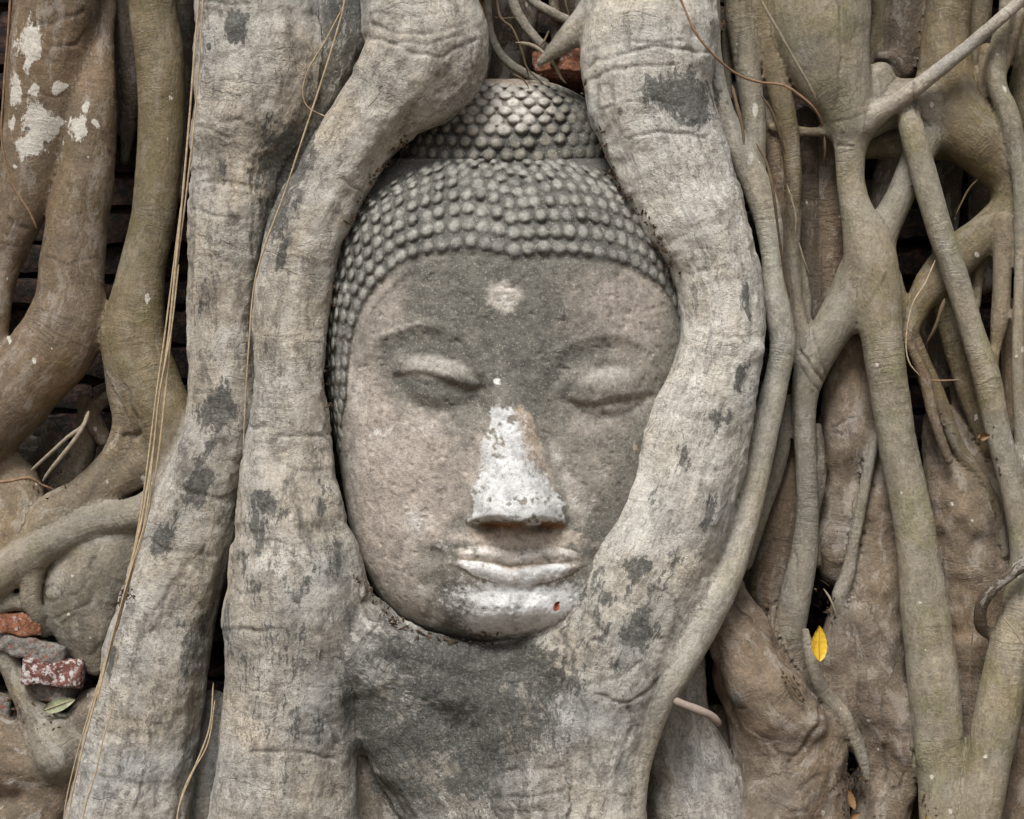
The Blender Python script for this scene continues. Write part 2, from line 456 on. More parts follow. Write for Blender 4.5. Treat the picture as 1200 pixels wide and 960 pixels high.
# background behind the left roots
GROUP, BACK = 'left_back', 0.075
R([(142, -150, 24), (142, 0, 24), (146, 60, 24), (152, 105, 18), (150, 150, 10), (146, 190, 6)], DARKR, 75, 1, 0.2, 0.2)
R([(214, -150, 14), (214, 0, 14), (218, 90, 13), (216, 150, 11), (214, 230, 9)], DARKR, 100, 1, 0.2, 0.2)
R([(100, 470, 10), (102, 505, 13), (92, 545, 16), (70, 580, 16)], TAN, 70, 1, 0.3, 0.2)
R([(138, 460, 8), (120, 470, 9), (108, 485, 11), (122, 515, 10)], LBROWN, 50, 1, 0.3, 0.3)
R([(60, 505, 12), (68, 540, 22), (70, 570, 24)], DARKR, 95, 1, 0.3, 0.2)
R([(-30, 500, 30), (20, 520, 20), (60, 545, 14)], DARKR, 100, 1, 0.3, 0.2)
# --- the pale trunk left of the head
GROUP, BACK = 'trunk', 0.012
R([(304, -150, 74), (302, 0, 73), (304, 60, 74), (300, 120, 72), (282, 180, 58), (270, 240, 49), (262, 310, 41), (260, 370, 39), (260, 425, 38), (258, 480, 40), (246, 540, 42), (228, 590, 48), (212, 650, 50), (195, 710, 54), (183, 770, 58), (172, 840, 62), (158, 910, 68), (146, 980, 74), (136, 1080, 86)], PALE, 28, 0.88, 0.65, 0.05,
  'pale grey trunk spotted with black stains')
R([(388, -150, 40, 52), (392, 0, 40, 50), (388, 50, 40, 48), (362, 110, 42, 46), (342, 150, 42, 45), (332, 200, 38, 45), (318, 260, 22, 40), (305, 320, 14, 40), (298, 400, 14, 40), (292, 480, 16, 40)], GRIME, 45, 0.9, 0.7, 0.0)
R([(262, 540, 26), (250, 600, 34), (232, 660, 36), (216, 720, 36), (206, 790, 36), (192, 860, 38), (172, 940, 44), (160, 1080, 52)], GREY, 44, 0.85, 0.6, 0.05)
R([(248, 830, 22), (242, 880, 22), (232, 930, 26), (225, 1080, 30)], GREY, 75, 0.8, 0.5, 0.1)
GROUP, BACK = 'cradle', 0.0
# --- the root round the head's left side, running down into the left leg
R([(486, -150, 76), (492, 0, 71), (500, 42, 73), (496, 76, 71), (464, 109, 56), (423, 157, 46), (388, 211, 45), (361, 268, 46), (344, 335, 45), (339, 400, 44), (338, 455, 45), (339, 510, 50), (338, 560, 58), (340, 610, 66), (345, 660, 77), (347, 715, 84), (345, 790, 82), (338, 870, 82), (334, 960, 91), (328, 1080, 104)], PALE, 2, 0.85, 0.6, 0.08,
  'pale root hugging the left side of the stone head')
# --- the root round the head's right side
R([(764, -150, 80), (765, 0, 76), (761, 60, 78), (761, 110, 77), (776, 160, 70), (800, 222, 66), (832, 295, 57), (843, 350, 52), (845, 400, 51), (834, 450, 57), (818, 500, 62), (804, 550, 66), (788, 600, 70), (765, 650, 76), (740, 705, 80), (715, 775, 82), (698, 850, 74), (690, 920, 70), (684, 1080, 72)], PALE2, 2, 0.85, 0.55, 0.05,
  'pale streaked root hugging the right side of the stone head')
# --- the mass under the chin
R([(385, 728, 58), (428, 762, 60), (478, 793, 62), (560, 812, 59), (640, 798, 62), (700, 745, 70)], CHEST, 6, 0.85, 0.95, 0.0,
  'dark crusted cradle of fused root under the chin')
R([(452, 822, 50), (500, 882, 66), (546, 950, 74), (570, 1080, 84)], CHEST, 4, 0.85, 0.9, 0.0)
R([(610, 840, 92), (620, 900, 96), (624, 960, 100), (626, 1080, 112)], GREY, 22, 0.85, 0.8, 0.0)
GROUP = 'deep'
R([(420, 840, 40), (455, 920, 46), (480, 1080, 60)], LBROWN, 52, 1, 0.5, 0.0)
# --- thin roots right of it
GROUP, BACK = 'slim', 0.0
R([(828, -150, 14, 30), (830, 20, 14, 30), (836, 80, 13, 30), (846, 128, 14, 32), (858, 158, 16, 34), (874, 190, 17, 36), (891, 228, 18, 38), (901, 262, 17, 38), (905, 300, 14, 36), (907, 335, 14, 34), (913, 372, 16, 34), (917, 405, 15, 34), (910, 445, 15, 34), (897, 500, 17, 32), (884, 560, 18, 26), (868, 620, 19, 14), (848, 675, 22, 0), (822, 725, 24, -14), (790, 778, 26, -24), (764, 830, 22, -26), (746, 890, 19, -22), (738, 960, 19, -20), (734, 1080, 20, -20)], SLIM, -8, 0.95, 0.2, 0.25,
  'slim grey green root running along the big right root')
GROUP, BACK = 'slim_back', 0.035
R([(862, -150, 16), (864, 0, 16), (872, 50, 17), (878, 100, 15), (884, 145, 14), (886, 190, 12), (890, 230, 10)], STEM, 18, 1, 0.2, 0.35)
R([(852, 40, 7), (852, 80, 6), (854, 115, 6)], STEM, 45, 1, 0.2, 0.4)
GROUP = 'slim_deep'
R([(902, 130, 15), (908, 190, 15), (914, 240, 13), (918, 280, 9), (926, 330, 8), (930, 370, 9), (936, 410, 10)], LBROWN, 48, 1, 0.25, 0.1)
R([(884, -150, 14), (892, 20, 14), (906, 80, 14), (918, 125, 13), (926, 165, 11), (930, 205, 10), (929, 250, 9, 30), (930, 300, 7, 40), (932, 350, 5, 46)], OLIVE, 22, 1, 0.15, 0.5)
R([(906, 300, 5), (916, 340, 5), (922, 380, 6), (932, 420, 10)], GREYOL, 42, 1, 0.2, 0.2)
R([(930, 290, 5), (944, 340, 6), (944, 380, 6), (938, 415, 8)], GREYOL, 45, 1, 0.2, 0.2)
GROUP = 'deep'
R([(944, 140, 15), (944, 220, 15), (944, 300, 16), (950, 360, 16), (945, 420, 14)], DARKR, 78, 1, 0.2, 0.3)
R([(972, 140, 18), (972, 220, 20), (974, 300, 20), (968, 360, 20), (955, 420, 16)], LBROWN, 85, 1, 0.3, 0.2)
# --- the right hand trunk and its forks
GROUP, BACK = 'fork', 0.055
R([(958, -150, 62), (958, 0, 60), (962, 45, 54), (972, 85, 44), (986, 118, 32), (996, 150, 24), (996, 180, 18), (998, 220, 17), (1008, 262, 22), (1020, 300, 30), (1028, 350, 28), (1036, 420, 24), (1052, 520, 23), (1072, 620, 24), (1086, 730, 29), (1098, 840, 30), (1108, 960, 30), (1118, 1080, 32)], STEM, 0, 0.85, 0.15, 0.5,
  'olive trunk narrowing to a long straight greenish root')
R([(1000, -150, 18, -10), (1001, 0, 17, -10), (1000, 60, 17, -10), (999, 110, 18, -10), (998, 148, 16, -8)], GREYOL, -10, 1, 0.15, 0.2)
GROUP = 'fork'
R([(1240, -34, 7.5, -50), (1200, -2, 7.5, -45), (1133, 56, 8.5, -38), (1080, 98, 10, -30), (1044, 124, 11, -20), (1015, 142, 14, -8)], GREY, -30, 1, 0.15, 0.1,
  'straight grey shoot slanting up to the right')
R([(986, 152, 9), (960, 155, 6), (930, 153, 6), (905, 150, 5)], OLIVE, 8, 1, 0.15, 0.3)
R([(1006, 138, 22), (1022, 106, 20), (1032, 88, 16)], GREYOL, 8, 0.85, 0.15, 0.2)
R([(1012, 140, 24), (1045, 122, 28), (1085, 124, 32)], GREYOL, 14, 0.85, 0.15, 0.25)
R([(1114, -150, 27), (1112, 0, 26), (1108, 55, 29), (1110, 105, 36), (1128, 145, 40), (1158, 172, 38), (1182, 205, 30), (1186, 240, 26), (1160, 270, 24), (1128, 296, 25), (1100, 325, 23), (1078, 355, 16), (1060, 400, 10)], OLIVE, 22, 0.9, 0.15, 0.6,
  'olive root curling back round a dark hollow')
R([(1012, 176, 12), (1040, 170, 16), (1080, 165, 24), (1110, 160, 26)], OLIVE, 44, 1, 0.2, 0.4)
R([(1085, 160, 20), (1068, 200, 18), (1052, 236, 17), (1034, 270, 20), (1010, 318, 26), (990, 360, 25), (966, 402, 22), (948, 440, 19), (942, 480, 15), (944, 540, 13), (946, 600, 13), (942, 650, 16), (932, 700, 19), (926, 742, 18), (934, 775, 11), (940, 800, 8)], GREYOL, 14, 0.95, 0.15, 0.3,
  'grey root branching from the fork and hanging down')
GROUP = 'green'
R([(1062, 122, 12, -4), (1068, 150, 15), (1080, 195, 15.5), (1100, 265, 15.5), (1122, 330, 15), (1140, 390, 14.5), (1156, 440, 16), (1166, 490, 15), (1178, 540, 14), (1190, 590, 14), (1200, 650, 16), (1194, 710, 20), (1182, 770, 25), (1168, 840, 27), (1154, 910, 27), (1142, 980, 28), (1130, 1080, 30)], STEM, -16, 1, 0.15, 0.6,
  'straight mossy green root slanting down the right side')
R([(1176, 260, 12), (1174, 330, 11), (1172, 370, 11), (1166, 410, 7), (1158, 445, 9)], TAN, 0, 1, 0.2, 0.3)
GROUP = 'edge'
R([(1180, -150, 9), (1180, 0, 9), (1172, 40, 9), (1165, 75, 10), (1170, 105, 11), (1182, 135, 13), (1192, 180, 11), (1197, 240, 9), (1195, 330, 7), (1193, 420, 8), (1196, 500, 8), (1202, 600, 8), (1212, 700, 8)], STEM, -14, 1, 0.2, 0.35,
  'slim pale root along the right edge of the tangle')
R([(1196, 15, 7), (1188, 45, 7), (1178, 70, 8), (1168, 90, 9)], TAN, -6, 1, 0.2, 0.2)
R([(1156, 60, 10), (1154, 90, 11), (1148, 112, 12)], OLIVE, 10, 1, 0.2, 0.4)
GROUP = 'deep'
R([(1235, -100, 30), (1215, 60, 26), (1210, 120, 28), (1235, 200, 30)], OLIVE, 40, 1, 0.25, 0.3)
R([(1150, -150, 16), (1148, 0, 16), (1138, 60, 14), (1140, 110, 14)], OLIVE, 60, 1, 0.2, 0.4)
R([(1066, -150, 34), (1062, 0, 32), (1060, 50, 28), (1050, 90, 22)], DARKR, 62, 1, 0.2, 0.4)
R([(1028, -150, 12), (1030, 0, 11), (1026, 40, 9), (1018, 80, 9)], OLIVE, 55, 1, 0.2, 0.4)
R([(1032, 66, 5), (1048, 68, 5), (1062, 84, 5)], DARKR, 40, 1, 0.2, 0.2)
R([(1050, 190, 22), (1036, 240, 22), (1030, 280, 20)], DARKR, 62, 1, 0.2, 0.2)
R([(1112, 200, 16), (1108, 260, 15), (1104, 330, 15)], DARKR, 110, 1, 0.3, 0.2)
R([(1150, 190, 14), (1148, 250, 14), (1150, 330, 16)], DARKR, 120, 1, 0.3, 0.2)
GROUP = 'mid'
R([(1048, 320, 8), (1060, 370, 9), (1078, 420, 11), (1098, 470, 13), (1112, 500, 10), (1126, 530, 8), (1150, 560, 6), (1168, 600, 5), (1178, 650, 5)], OLIVE, 25, 1, 0.2, 0.35)
R([(1092, 325, 15), (1108, 370, 13), (1122, 420, 13), (1138, 470, 13), (1160, 520, 12)], OLIVE, 34, 1, 0.2, 0.6)
R([(1190, 360, 12), (1186, 420, 13), (1192, 500, 14)], TAN, 40, 1, 0.2, 0.3)
GROUP = 'deep'
R([(1085, 340, 16), (1092, 400, 14), (1100, 450, 12)], DARKR, 90, 1, 0.2, 0.2)
R([(1122, 440, 8), (1122, 480, 8), (1130, 530, 8)], DARKR, 70, 1, 0.2, 0.2)
GROUP, BACK = 'thin1', 0.05
R([(936, 250, 5), (930, 300, 6), (934, 350, 7), (942, 395, 9), (950, 430, 12)], GREYOL, 20, 1, 0.2, 0.2)
R([(915, 230, 6), (920, 280, 6), (915, 330, 5), (924, 370, 6), (940, 420, 9)], LBROWN, 34, 1, 0.2, 0.1)
GROUP = 'thin2'
R([(1062, 395, 6), (1082, 440, 7), (1094, 490, 7), (1112, 540, 6)], LBROWN, 16, 1, 0.2, 0.2)
R([(1150, 300, 7), (1142, 350, 8), (1136, 410, 8), (1142, 470, 7), (1158, 530, 6)], OLIVE, 40, 1, 0.2, 0.3)
R([(925, 470, 9), (912, 540, 11), (890, 600, 12), (872, 660, 10)], GREYOL, 34, 1, 0.2, 0.2)
R([(958, 500, 6), (962, 560, 7), (952, 610, 8), (958, 660, 6)], DARKR, 30, 1, 0.2, 0.2)
# earthy roots low on the right
GROUP, BACK = 'earth', 0.068
R([(998, 385, 22), (1000, 430, 29), (998, 480, 36), (996, 520, 36), (996, 560, 28), (988, 595, 30), (982, 630, 32), (978, 665, 20)], EARTH, 48, 0.85, 0.26, 0.15)
R([(1036, 520, 24), (1036, 570, 26), (1032, 630, 32), (1024, 690, 40), (1020, 745, 44), (1024, 800, 42), (1038, 850, 38), (1040, 900, 34), (1034, 950, 34), (1032, 1080, 40)], EARTH, 40, 0.85, 0.26, 0.05,
  'knotty brown root behind the yellow leaf')
R([(1000, 730, 28), (984, 780, 27), (988, 825, 22), (1004, 870, 12)], EARTH, 28, 0.85, 0.26, 0.05)
R([(1030, 790, 24), (1052, 842, 30), (1062, 884, 22), (1048, 920, 26), (1032, 965, 34)], EARTH, 18, 0.85, 0.26, 0.05)
R([(1006, 720, 18), (1024, 770, 22), (1030, 830, 20)], EARTH, 14, 0.85, 0.26, 0.05)
GROUP = 'earth2'
R([(1032, 500, 6), (1022, 530, 7), (1010, 590, 7), (1000, 640, 7), (994, 672, 9), (984, 698, 10), (984, 716, 7)], GREYOL, 14, 1, 0.2, 0.35)
GROUP, BACK = 'earth3', 0.035
R([(944, 740, 5), (950, 772, 8), (962, 805, 9), (985, 835, 9.5), (1002, 866, 9), (1012, 893, 7), (1016, 912, 5)], GREYOL, -2, 1, 0.25, 0.3)
GROUP, BACK = 'earth4', 0.068
R([(938, 520, 14), (920, 590, 20), (912, 640, 22), (900, 690, 24), (894, 740, 18)], LBROWN, 42, 0.9, 0.25, 0.15)
R([(912, 480, 10), (900, 560, 14), (885, 630, 14), (872, 690, 10)], DARKR, 60, 0.9, 0.25, 0.15)
GROUP, BACK = 'bulge', 0.040
R([(848, 650, 14), (858, 690, 18), (866, 735, 34), (880, 785, 46), (904, 840, 54), (922, 895, 58), (936, 960, 60), (945, 1080, 66)], EARTH, 22, 0.85, 0.26, 0.0,
  'bulging earthy root at the foot of the tangle')
GROUP, BACK = 'bulge2', 0.03
R([(846, 726, 22), (872, 772, 36), (902, 818, 43), (932, 846, 34), (950, 852, 18)], EARTH, 6, 0.85, 0.26, 0.0)
R([(982, 826, 16), (962, 872, 32), (930, 918, 46), (905, 970, 52), (890, 1080, 60)], EARTH, 14, 0.85, 0.26, 0.0)
GROUP, BACK = 'bulge', 0.04
R([(915, 720, 16), (935, 790, 22), (960, 845, 26), (968, 900, 24), (965, 960, 30)], EARTH, 40, 0.9, 0.26, 0.0)
R([(840, 840, 16), (850, 890, 20), (870, 960, 22)], DARKR, 60, 0.9, 0.26, 0.0)
GROUP = 'foot'
R([(800, 770, 24), (796, 830, 38), (806, 890, 48), (822, 960, 62), (840, 1080, 76)], GREY, 20, 0.8, 0.6, 0.0,
  'grey root foot flaring out at the bottom')
GROUP = 'slim_back'
R([(770, 880, 8), (754, 920, 6), (754, 960, 6), (754, 1060, 7)], GREYOL, 20, 1, 0.3, 0.1)
GROUP, BACK = 'broad', 0.075
R([(1104, 500, 26), (1126, 560, 46), (1134, 620, 50), (1140, 680, 48), (1142, 740, 44), (1136, 800, 38), (1128, 870, 34), (1120, 960, 34)], EARTH, 42, 0.85, 0.26, 0.1,
  'broad earthy brown root swelling behind the green stem')
R([(1178, 520, 14), (1186, 600, 16), (1190, 660, 20)], TAN, 30, 1, 0.25, 0.5)
GROUP, BACK = 'hook', 0.030
R([(1215, 650, 10, -30), (1188, 670, 8, -24), (1164, 690, 7, -16), (1150, 710, 8, -4), (1150, 735, 8, 10), (1164, 745, 7, 26)], DARKR, -10, 1, 0.6, 0.1,
  'short rusty brown root curling like a hook')
GROUP, BACK = 'corner', 0.075
R([(1230, 800, 40), (1208, 880, 34), (1196, 960, 34), (1190, 1080, 40)], EARTH, 30, 0.9, 0.26, 0.1)
R([(1066, 880, 14), (1072, 940, 18), (1076, 1060, 20)], DARKR, 80, 0.9, 0.26, 0.1)
R([(1012, 900, 8), (1000, 915, 7), (990, 930, 8)], DARKR, 40, 1, 0.3, 0.1)
# the gap above the head
GROUP, BACK = 'cradle', 0.0
R([(735, 0, 44), (692, 22, 22), (664, 46, 14), (644, 64, 8), (632, 74, 5)], GREYOL, 22, 0.9, 0.25, 0.2,
  'short tapering limb reaching over the gap above the head')
GROUP, BACK = 'top1', 0.02
R([(566, -150, 9), (571, 0, 6), (575, 40, 6), (590, 68, 6), (612, 84, 6), (640, 98, 6)], GREYOL, 60, 1, 0.25, 0.1)
R([(560, -150, 7), (597, -10, 7), (612, 25, 6.5), (628, 45, 6), (646, 62, 6)], GREYOL, 45, 1, 0.25, 0.3)
GROUP = 'top2'
R([(590, -60, 7), (618, -6, 6), (645, 14, 6), (672, 26, 6), (700, 34, 6)], GREYOL, 62, 1, 0.25, 0.3)
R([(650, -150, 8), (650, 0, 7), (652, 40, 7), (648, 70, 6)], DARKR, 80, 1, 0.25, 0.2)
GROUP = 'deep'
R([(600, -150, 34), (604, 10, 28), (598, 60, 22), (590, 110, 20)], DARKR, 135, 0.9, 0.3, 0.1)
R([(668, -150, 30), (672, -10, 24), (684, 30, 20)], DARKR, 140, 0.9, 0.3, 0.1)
# beyond the frame
GROUP, BACK = 'outer', 0.04
R([(-150, -150, 60), (-140, 100, 60), (-120, 300, 55), (-150, 560, 60), (-190, 800, 60), (-200, 1080, 70)], LBROWN, 40, 0.9, 0.3, 0.3)
R([(1290, -150, 50), (1290, 150, 50), (1300, 400, 46), (1290, 700, 50), (1300, 1080, 60)], OLIVE, 40, 0.9, 0.3, 0.4)
R([(1360, -150, 40), (1370, 300, 40), (1350, 700, 46), (1370, 1080, 60)], EARTH, 50, 0.9, 0.3, 0.2)

# ---- a signed distance field of all the roots, melted together where they meet
VOX = 0.0038
BLEND = 0.0042
lo = np.array([-0.84, -0.16, -0.05]); hi = np.array([0.84, 0.285, 1.22])
dims = np.ceil((hi - lo) / VOX).astype(int) + 1
gx, gy, gz = (lo[i] + VOX * np.arange(dims[i], dtype=np.float32) for i in range(3))
S = np.zeros(dims, np.float32); ST = np.zeros(dims, np.float32)
WS = np.zeros(dims, np.float32)
TW = np.zeros(tuple(dims) + (5,), np.float32)      # r, g, b, crust, moss
ID = np.full(dims, -1, np.int16); D1 = np.full(dims, 9.0, np.float32)
MARG = 0.026
ROOTS.sort(key=lambda r: r['group'])
for ri, r in enumerate(ROOTS):
    if ri and r['group'] != ROOTS[ri - 1]['group']:      # one group of fused roots is complete: lay it against the others
        ST += np.where(S > 1e-9, np.exp(np.clip(BLEND * np.log(S + 1e-20) / 0.0012, -80, 42)), 0); S[:] = 0
    ctrl = []
    for px, py, rad, y in r['pts']:
        w = P1(px, py, y); ctrl.append((w[0], w[1], w[2], rad * (CAM_D + y) / CAM_D / 1000.0))
    sm = catmull(ctrl, 0.008)
    sm[:, 3] = np.maximum(sm[:, 3], 0.003)
    # a living outline: the centre line and the girth wander a little
    nz = np.stack([sm[:, 0] * 14 + ri * 3.1, sm[:, 1] * 14, sm[:, 2] * 14], 1)
    sm[:, 3] *= 1 + (0.015 + 0.03 * r['crust']) * vnoise(nz * 2.2) + 0.03 * r['crust'] * vnoise(nz * 5 + 4)
    r['line'] = sm
    r['arc'] = np.concatenate([[0], np.cumsum(np.linalg.norm(np.diff(sm[:, :3], axis=0), axis=1))])
    fl = r['flat']
    bl = (sm[:, :3] - sm[:, 3:4] - MARG).min(0); bh = (sm[:, :3] + sm[:, 3:4] + MARG).max(0)
    i0 = np.clip(np.floor((bl - lo) / VOX).astype(int), 0, dims); i1 = np.clip(np.ceil((bh - lo) / VOX).astype(int) + 1, 0, dims)
    if (i1 <= i0).any(): continue
    loc = np.full(i1 - i0, 9.0, np.float32)
    for a, b in zip(sm[:-1], sm[1:]):
        m = max(a[3], b[3]) + MARG
        s0 = np.clip(np.floor((np.minimum(a[:3], b[:3]) - m - lo) / VOX).astype(int), i0, i1)
        s1 = np.clip(np.ceil((np.maximum(a[:3], b[:3]) + m - lo) / VOX).astype(int) + 1, i0, i1)
        if (s1 <= s0).any(): continue
        X = gx[s0[0]:s1[0]][:, None, None] - np.float32(a[0])
        Y = (gy[s0[1]:s1[1]][None, :, None] - np.float32(a[1])) / np.float32(fl)
        Z = gz[s0[2]:s1[2]][None, None, :] - np.float32(a[2])
        d = (b - a).astype(np.float32); dy = d[1] / fl
        L2 = d[0] ** 2 + dy ** 2 + d[2] ** 2 + 1e-12
        t = np.clip((X * d[0] + Y * dy + Z * d[2]) / np.float32(L2), 0, 1)
        q = np.sqrt((X - t * d[0]) ** 2 + (Y - t * dy) ** 2 + (Z - t * d[2]) ** 2) - (np.float32(a[3]) + t * d[3])
        sl = tuple(slice(s0[i] - i0[i], s1[i] - i0[i]) for i in range(3))
        np.minimum(loc[sl], q, out=loc[sl])
    sl = tuple(slice(i0[i], i1[i]) for i in range(3))
    near = loc < MARG
    e = np.where(near, np.exp(np.clip(-loc / BLEND, -30, 60)), 0).astype(np.float32)
    S[sl] += e
    w = np.where(near, np.exp(np.clip(-loc / (0.016 if r['group'] == 'cradle' else 0.004), -30, 16)), 0).astype(np.float32)
    WS[sl] += w
    for ch, val in enumerate((*r['tone'], r['crust'], r['moss'])):
        TW[sl + (ch,)] += w * np.float32(val)
    m = loc < D1[sl]
    ID[sl] = np.where(m, ri, ID[sl]); D1[sl] = np.where(m, loc, D1[sl])
ST += np.where(S > 1e-9, np.exp(np.clip(BLEND * np.log(S + 1e-20) / 0.0012, -80, 42)), 0)
D = (-0.0012 * np.log(ST + 1e-35)).astype(np.float32)
del ST
for ax in range(3):                                    # close the field at its borders
    idx = [slice(None)] * 3
    for e in (0, -1):
        idx[ax] = e; D[tuple(idx)] = np.maximum(D[tuple(idx)], 0.002)
del S

def surface_nets(D):
    neg = D < 0
    nx, ny, nz = D.shape
    cnt = np.zeros((nx - 1, ny - 1, nz - 1), np.int8)
    for dx in (0, 1):
        for dy in (0, 1):
            for dz in (0, 1):
                cnt += neg[dx:nx - 1 + dx, dy:ny - 1 + dy, dz:nz - 1 + dz]
    act = (cnt > 0) & (cnt < 8)
    ci, cj, ck = np.nonzero(act)
    index = np.full(act.shape, -1, np.int32); index[ci, cj, ck] = np.arange(len(ci))
    acc = np.zeros((len(ci), 3), np.float32); num = np.zeros(len(ci), np.float32)
    corners = [(0, 0, 0), (1, 0, 0), (0, 1, 0), (1, 1, 0), (0, 0, 1), (1, 0, 1), (0, 1, 1), (1, 1, 1)]
    val = [D[ci + a, cj + b, ck + c] for a, b, c in corners]
    for p in range(8):
        for ax in range(3):
            if corners[p][ax]: continue
            q = p | (1 << ax)
            m = (val[p] < 0) != (val[q] < 0)
            t = np.where(m, val[p] / np.where(m, val[p] - val[q], 1), 0)
            for k in range(3):
                acc[:, k] += np.where(m, corners[p][k] + (t if k == ax else 0), 0)
            num += m
    v = acc / num[:, None] + np.stack([ci, cj, ck], 1)
    faces = []
    for ax in range(3):
        u, w = (ax + 1) % 3, (ax + 2) % 3
        sl0 = [slice(1, None)] * 3; sl1 = [slice(1, None)] * 3
        sl0[ax] = slice(0, -1); sl1[ax] = slice(1, None)
        for o in (u, w): sl0[o] = sl1[o] = slice(1, D.shape[o] - 1)
        A = neg[tuple(sl0)]; B = neg[tuple(sl1)]
        e = np.stack(np.nonzero(A != B), 1)
        flip = A[tuple(e.T)]
        base = e.copy(); base[:, u] += 1; base[:, w] += 1
        quad = []
        for du, dw in ((-1, -1), (0, -1), (0, 0), (-1, 0)):
            c = base.copy(); c[:, u] += du; c[:, w] += dw
            quad.append(index[tuple(c.T)])
        q = np.stack(quad, 1)
        q = np.where(flip[:, None], q, q[:, ::-1])
        faces.append(q)
    return v * VOX + lo, np.vstack(faces)

V, F = surface_nets(D)
V = V.astype(np.float64)
fn = np.cross(V[F[:, 2]] - V[F[:, 0]], V[F[:, 3]] - V[F[:, 1]])
fn /= np.linalg.norm(fn, axis=1, keepdims=True) + 1e-12
F = F[fn[:, 1] < 0.72]                                  # the sides pressed against the wall are never seen

def compact(V, F, *arrs):
    used = np.zeros(len(V), bool); used[F.ravel()] = True
    mp = np.cumsum(used) - 1
    return (V[used], mp[F]) + tuple(a[used] for a in arrs)

def subdivide(V, F):
    n = len(V)
    e = np.sort(np.concatenate([F[:, [0, 1]], F[:, [1, 2]], F[:, [2, 3]], F[:, [3, 0]]]), axis=1)
    key = e[:, 0].astype(np.int64) * n + e[:, 1]
    uq, inv = np.unique(key, return_inverse=True)
    em = (V[uq // n] + V[uq % n]) / 2
    fc = V[F].mean(1)
    m = len(F)
    e0, e1, e2, e3 = (n + inv[i * m:(i + 1) * m] for i in range(4))
    c = n + len(uq) + np.arange(m)
    NF = np.concatenate([np.stack([F[:, 0], e0, c, e3], 1), np.stack([e0, F[:, 1], e1, c], 1),
                         np.stack([c, e1, F[:, 2], e2], 1), np.stack([e3, c, e2, F[:, 3]], 1)])
    return np.vstack([V, em, fc]), NF

def relax(V, F, times, amt=0.5):
    n = len(V)
    e = np.concatenate([F[:, [0, 1]], F[:, [1, 2]], F[:, [2, 3]], F[:, [3, 0]]])
    deg = np.bincount(e[:, 0], minlength=n) + np.bincount(e[:, 1], minlength=n)
    for _ in range(times):
        s = np.stack([np.bincount(e[:, 0], V[e[:, 1], k], n) + np.bincount(e[:, 1], V[e[:, 0], k], n) for k in range(3)], 1)
        V = V + amt * (s / np.maximum(deg, 1)[:, None] - V)
    return V

V, F = compact(V, F)
V = relax(V, F, 1)
V, F = subdivide(V, F)
V = relax(V, F, 2)
N = vertex_normals(V, F)

# what each vertex belongs to, and the softly blended tone of its neighbourhood
gi = np.clip(np.rint((V - lo) / VOX).astype(int), 0, dims - 1)
vid = ID[tuple(gi.T)].astype(int)
g = (V - lo) / VOX
b0 = np.clip(np.floor(g).astype(int), 0, dims - 2); fr = (g - b0).astype(np.float32)
tone = np.zeros((len(V), 5), np.float32); wsum = np.zeros(len(V), np.float32)
for dx in (0, 1):
    for dy in (0, 1):
        for dz in (0, 1):
            w = (fr[:, 0] if dx else 1 - fr[:, 0]) * (fr[:, 1] if dy else 1 - fr[:, 1]) * (fr[:, 2] if dz else 1 - fr[:, 2])
            ii = (b0[:, 0] + dx, b0[:, 1] + dy, b0[:, 2] + dz)
            tone += w[:, None] * TW[ii]; wsum += w * WS[ii]
tone /= np.maximum(wsum, 1e-9)[:, None]
del TW, WS
COL = tone[:, :3].copy(); CRUST = tone[:, 3].copy(); MOSS = tone[:, 4].copy()

# grain coordinates along each root
GRAIN = np.zeros((len(V), 3), np.float32)
for ri, r in enumerate(ROOTS):
    sel = np.nonzero(vid == ri)[0]
    if not len(sel) or 'line' not in r: continue
    L = r['line']; arc = r['arc']
    for ch in np.array_split(sel, max(1, len(sel) // 20000)):
        p = V[ch]
        d = ((p[:, None, :] - L[None, :, :3]) ** 2).sum(2)
        j = np.clip(d.argmin(1), 0, len(L) - 2)
        t = L[j + 1, :3] - L[j, :3]; t /= np.linalg.norm(t, axis=1, keepdims=True) + 1e-9
        rel = p - L[j, :3]
        al = (rel * t).sum(1)
        perp = rel - al[:, None] * t
        GRAIN[ch, 0] = arc[j] + al + ri * 1.7
        # across: use the two perpendicular offsets, so nothing jumps at a seam
        side = np.cross(t, np.array([0, 1.0, 0])); side /= np.linalg.norm(side, axis=1, keepdims=True) + 1e-9
        GRAIN[ch, 1] = (perp * side).sum(1)
        GRAIN[ch, 2] = (perp * np.cross(side, t)).sum(1)

U_, V_ = to_px(V)
front = np.clip(-N[:, 1] * 1.6, 0, 1)
disp = np.zeros(len(V))
# uneven living surface
rad = np.array([np.median(r['line'][:, 3]) if 'line' in r else 0.02 for r in ROOTS])[np.maximum(vid, 0)]
amp = np.clip(rad / 0.05, 0.12, 1.3) * (0.30 + 1.0 * CRUST)
earthy = np.isin(np.array([r['group'] for r in ROOTS])[np.maximum(vid, 0)], ['earth', 'bulge', 'bulge2', 'broad', 'left_foot', 'left_low'])
disp += earthy * (0.0038 * vnoise(V * 24 + 9) + 0.0022 * vnoise(V * 55 + 2))
disp += amp * (0.0026 * vnoise(V * 15) + 0.0015 * vnoise(V * 38 + 3) + 0.0012 * fbm(V * 95 + 8, 2))
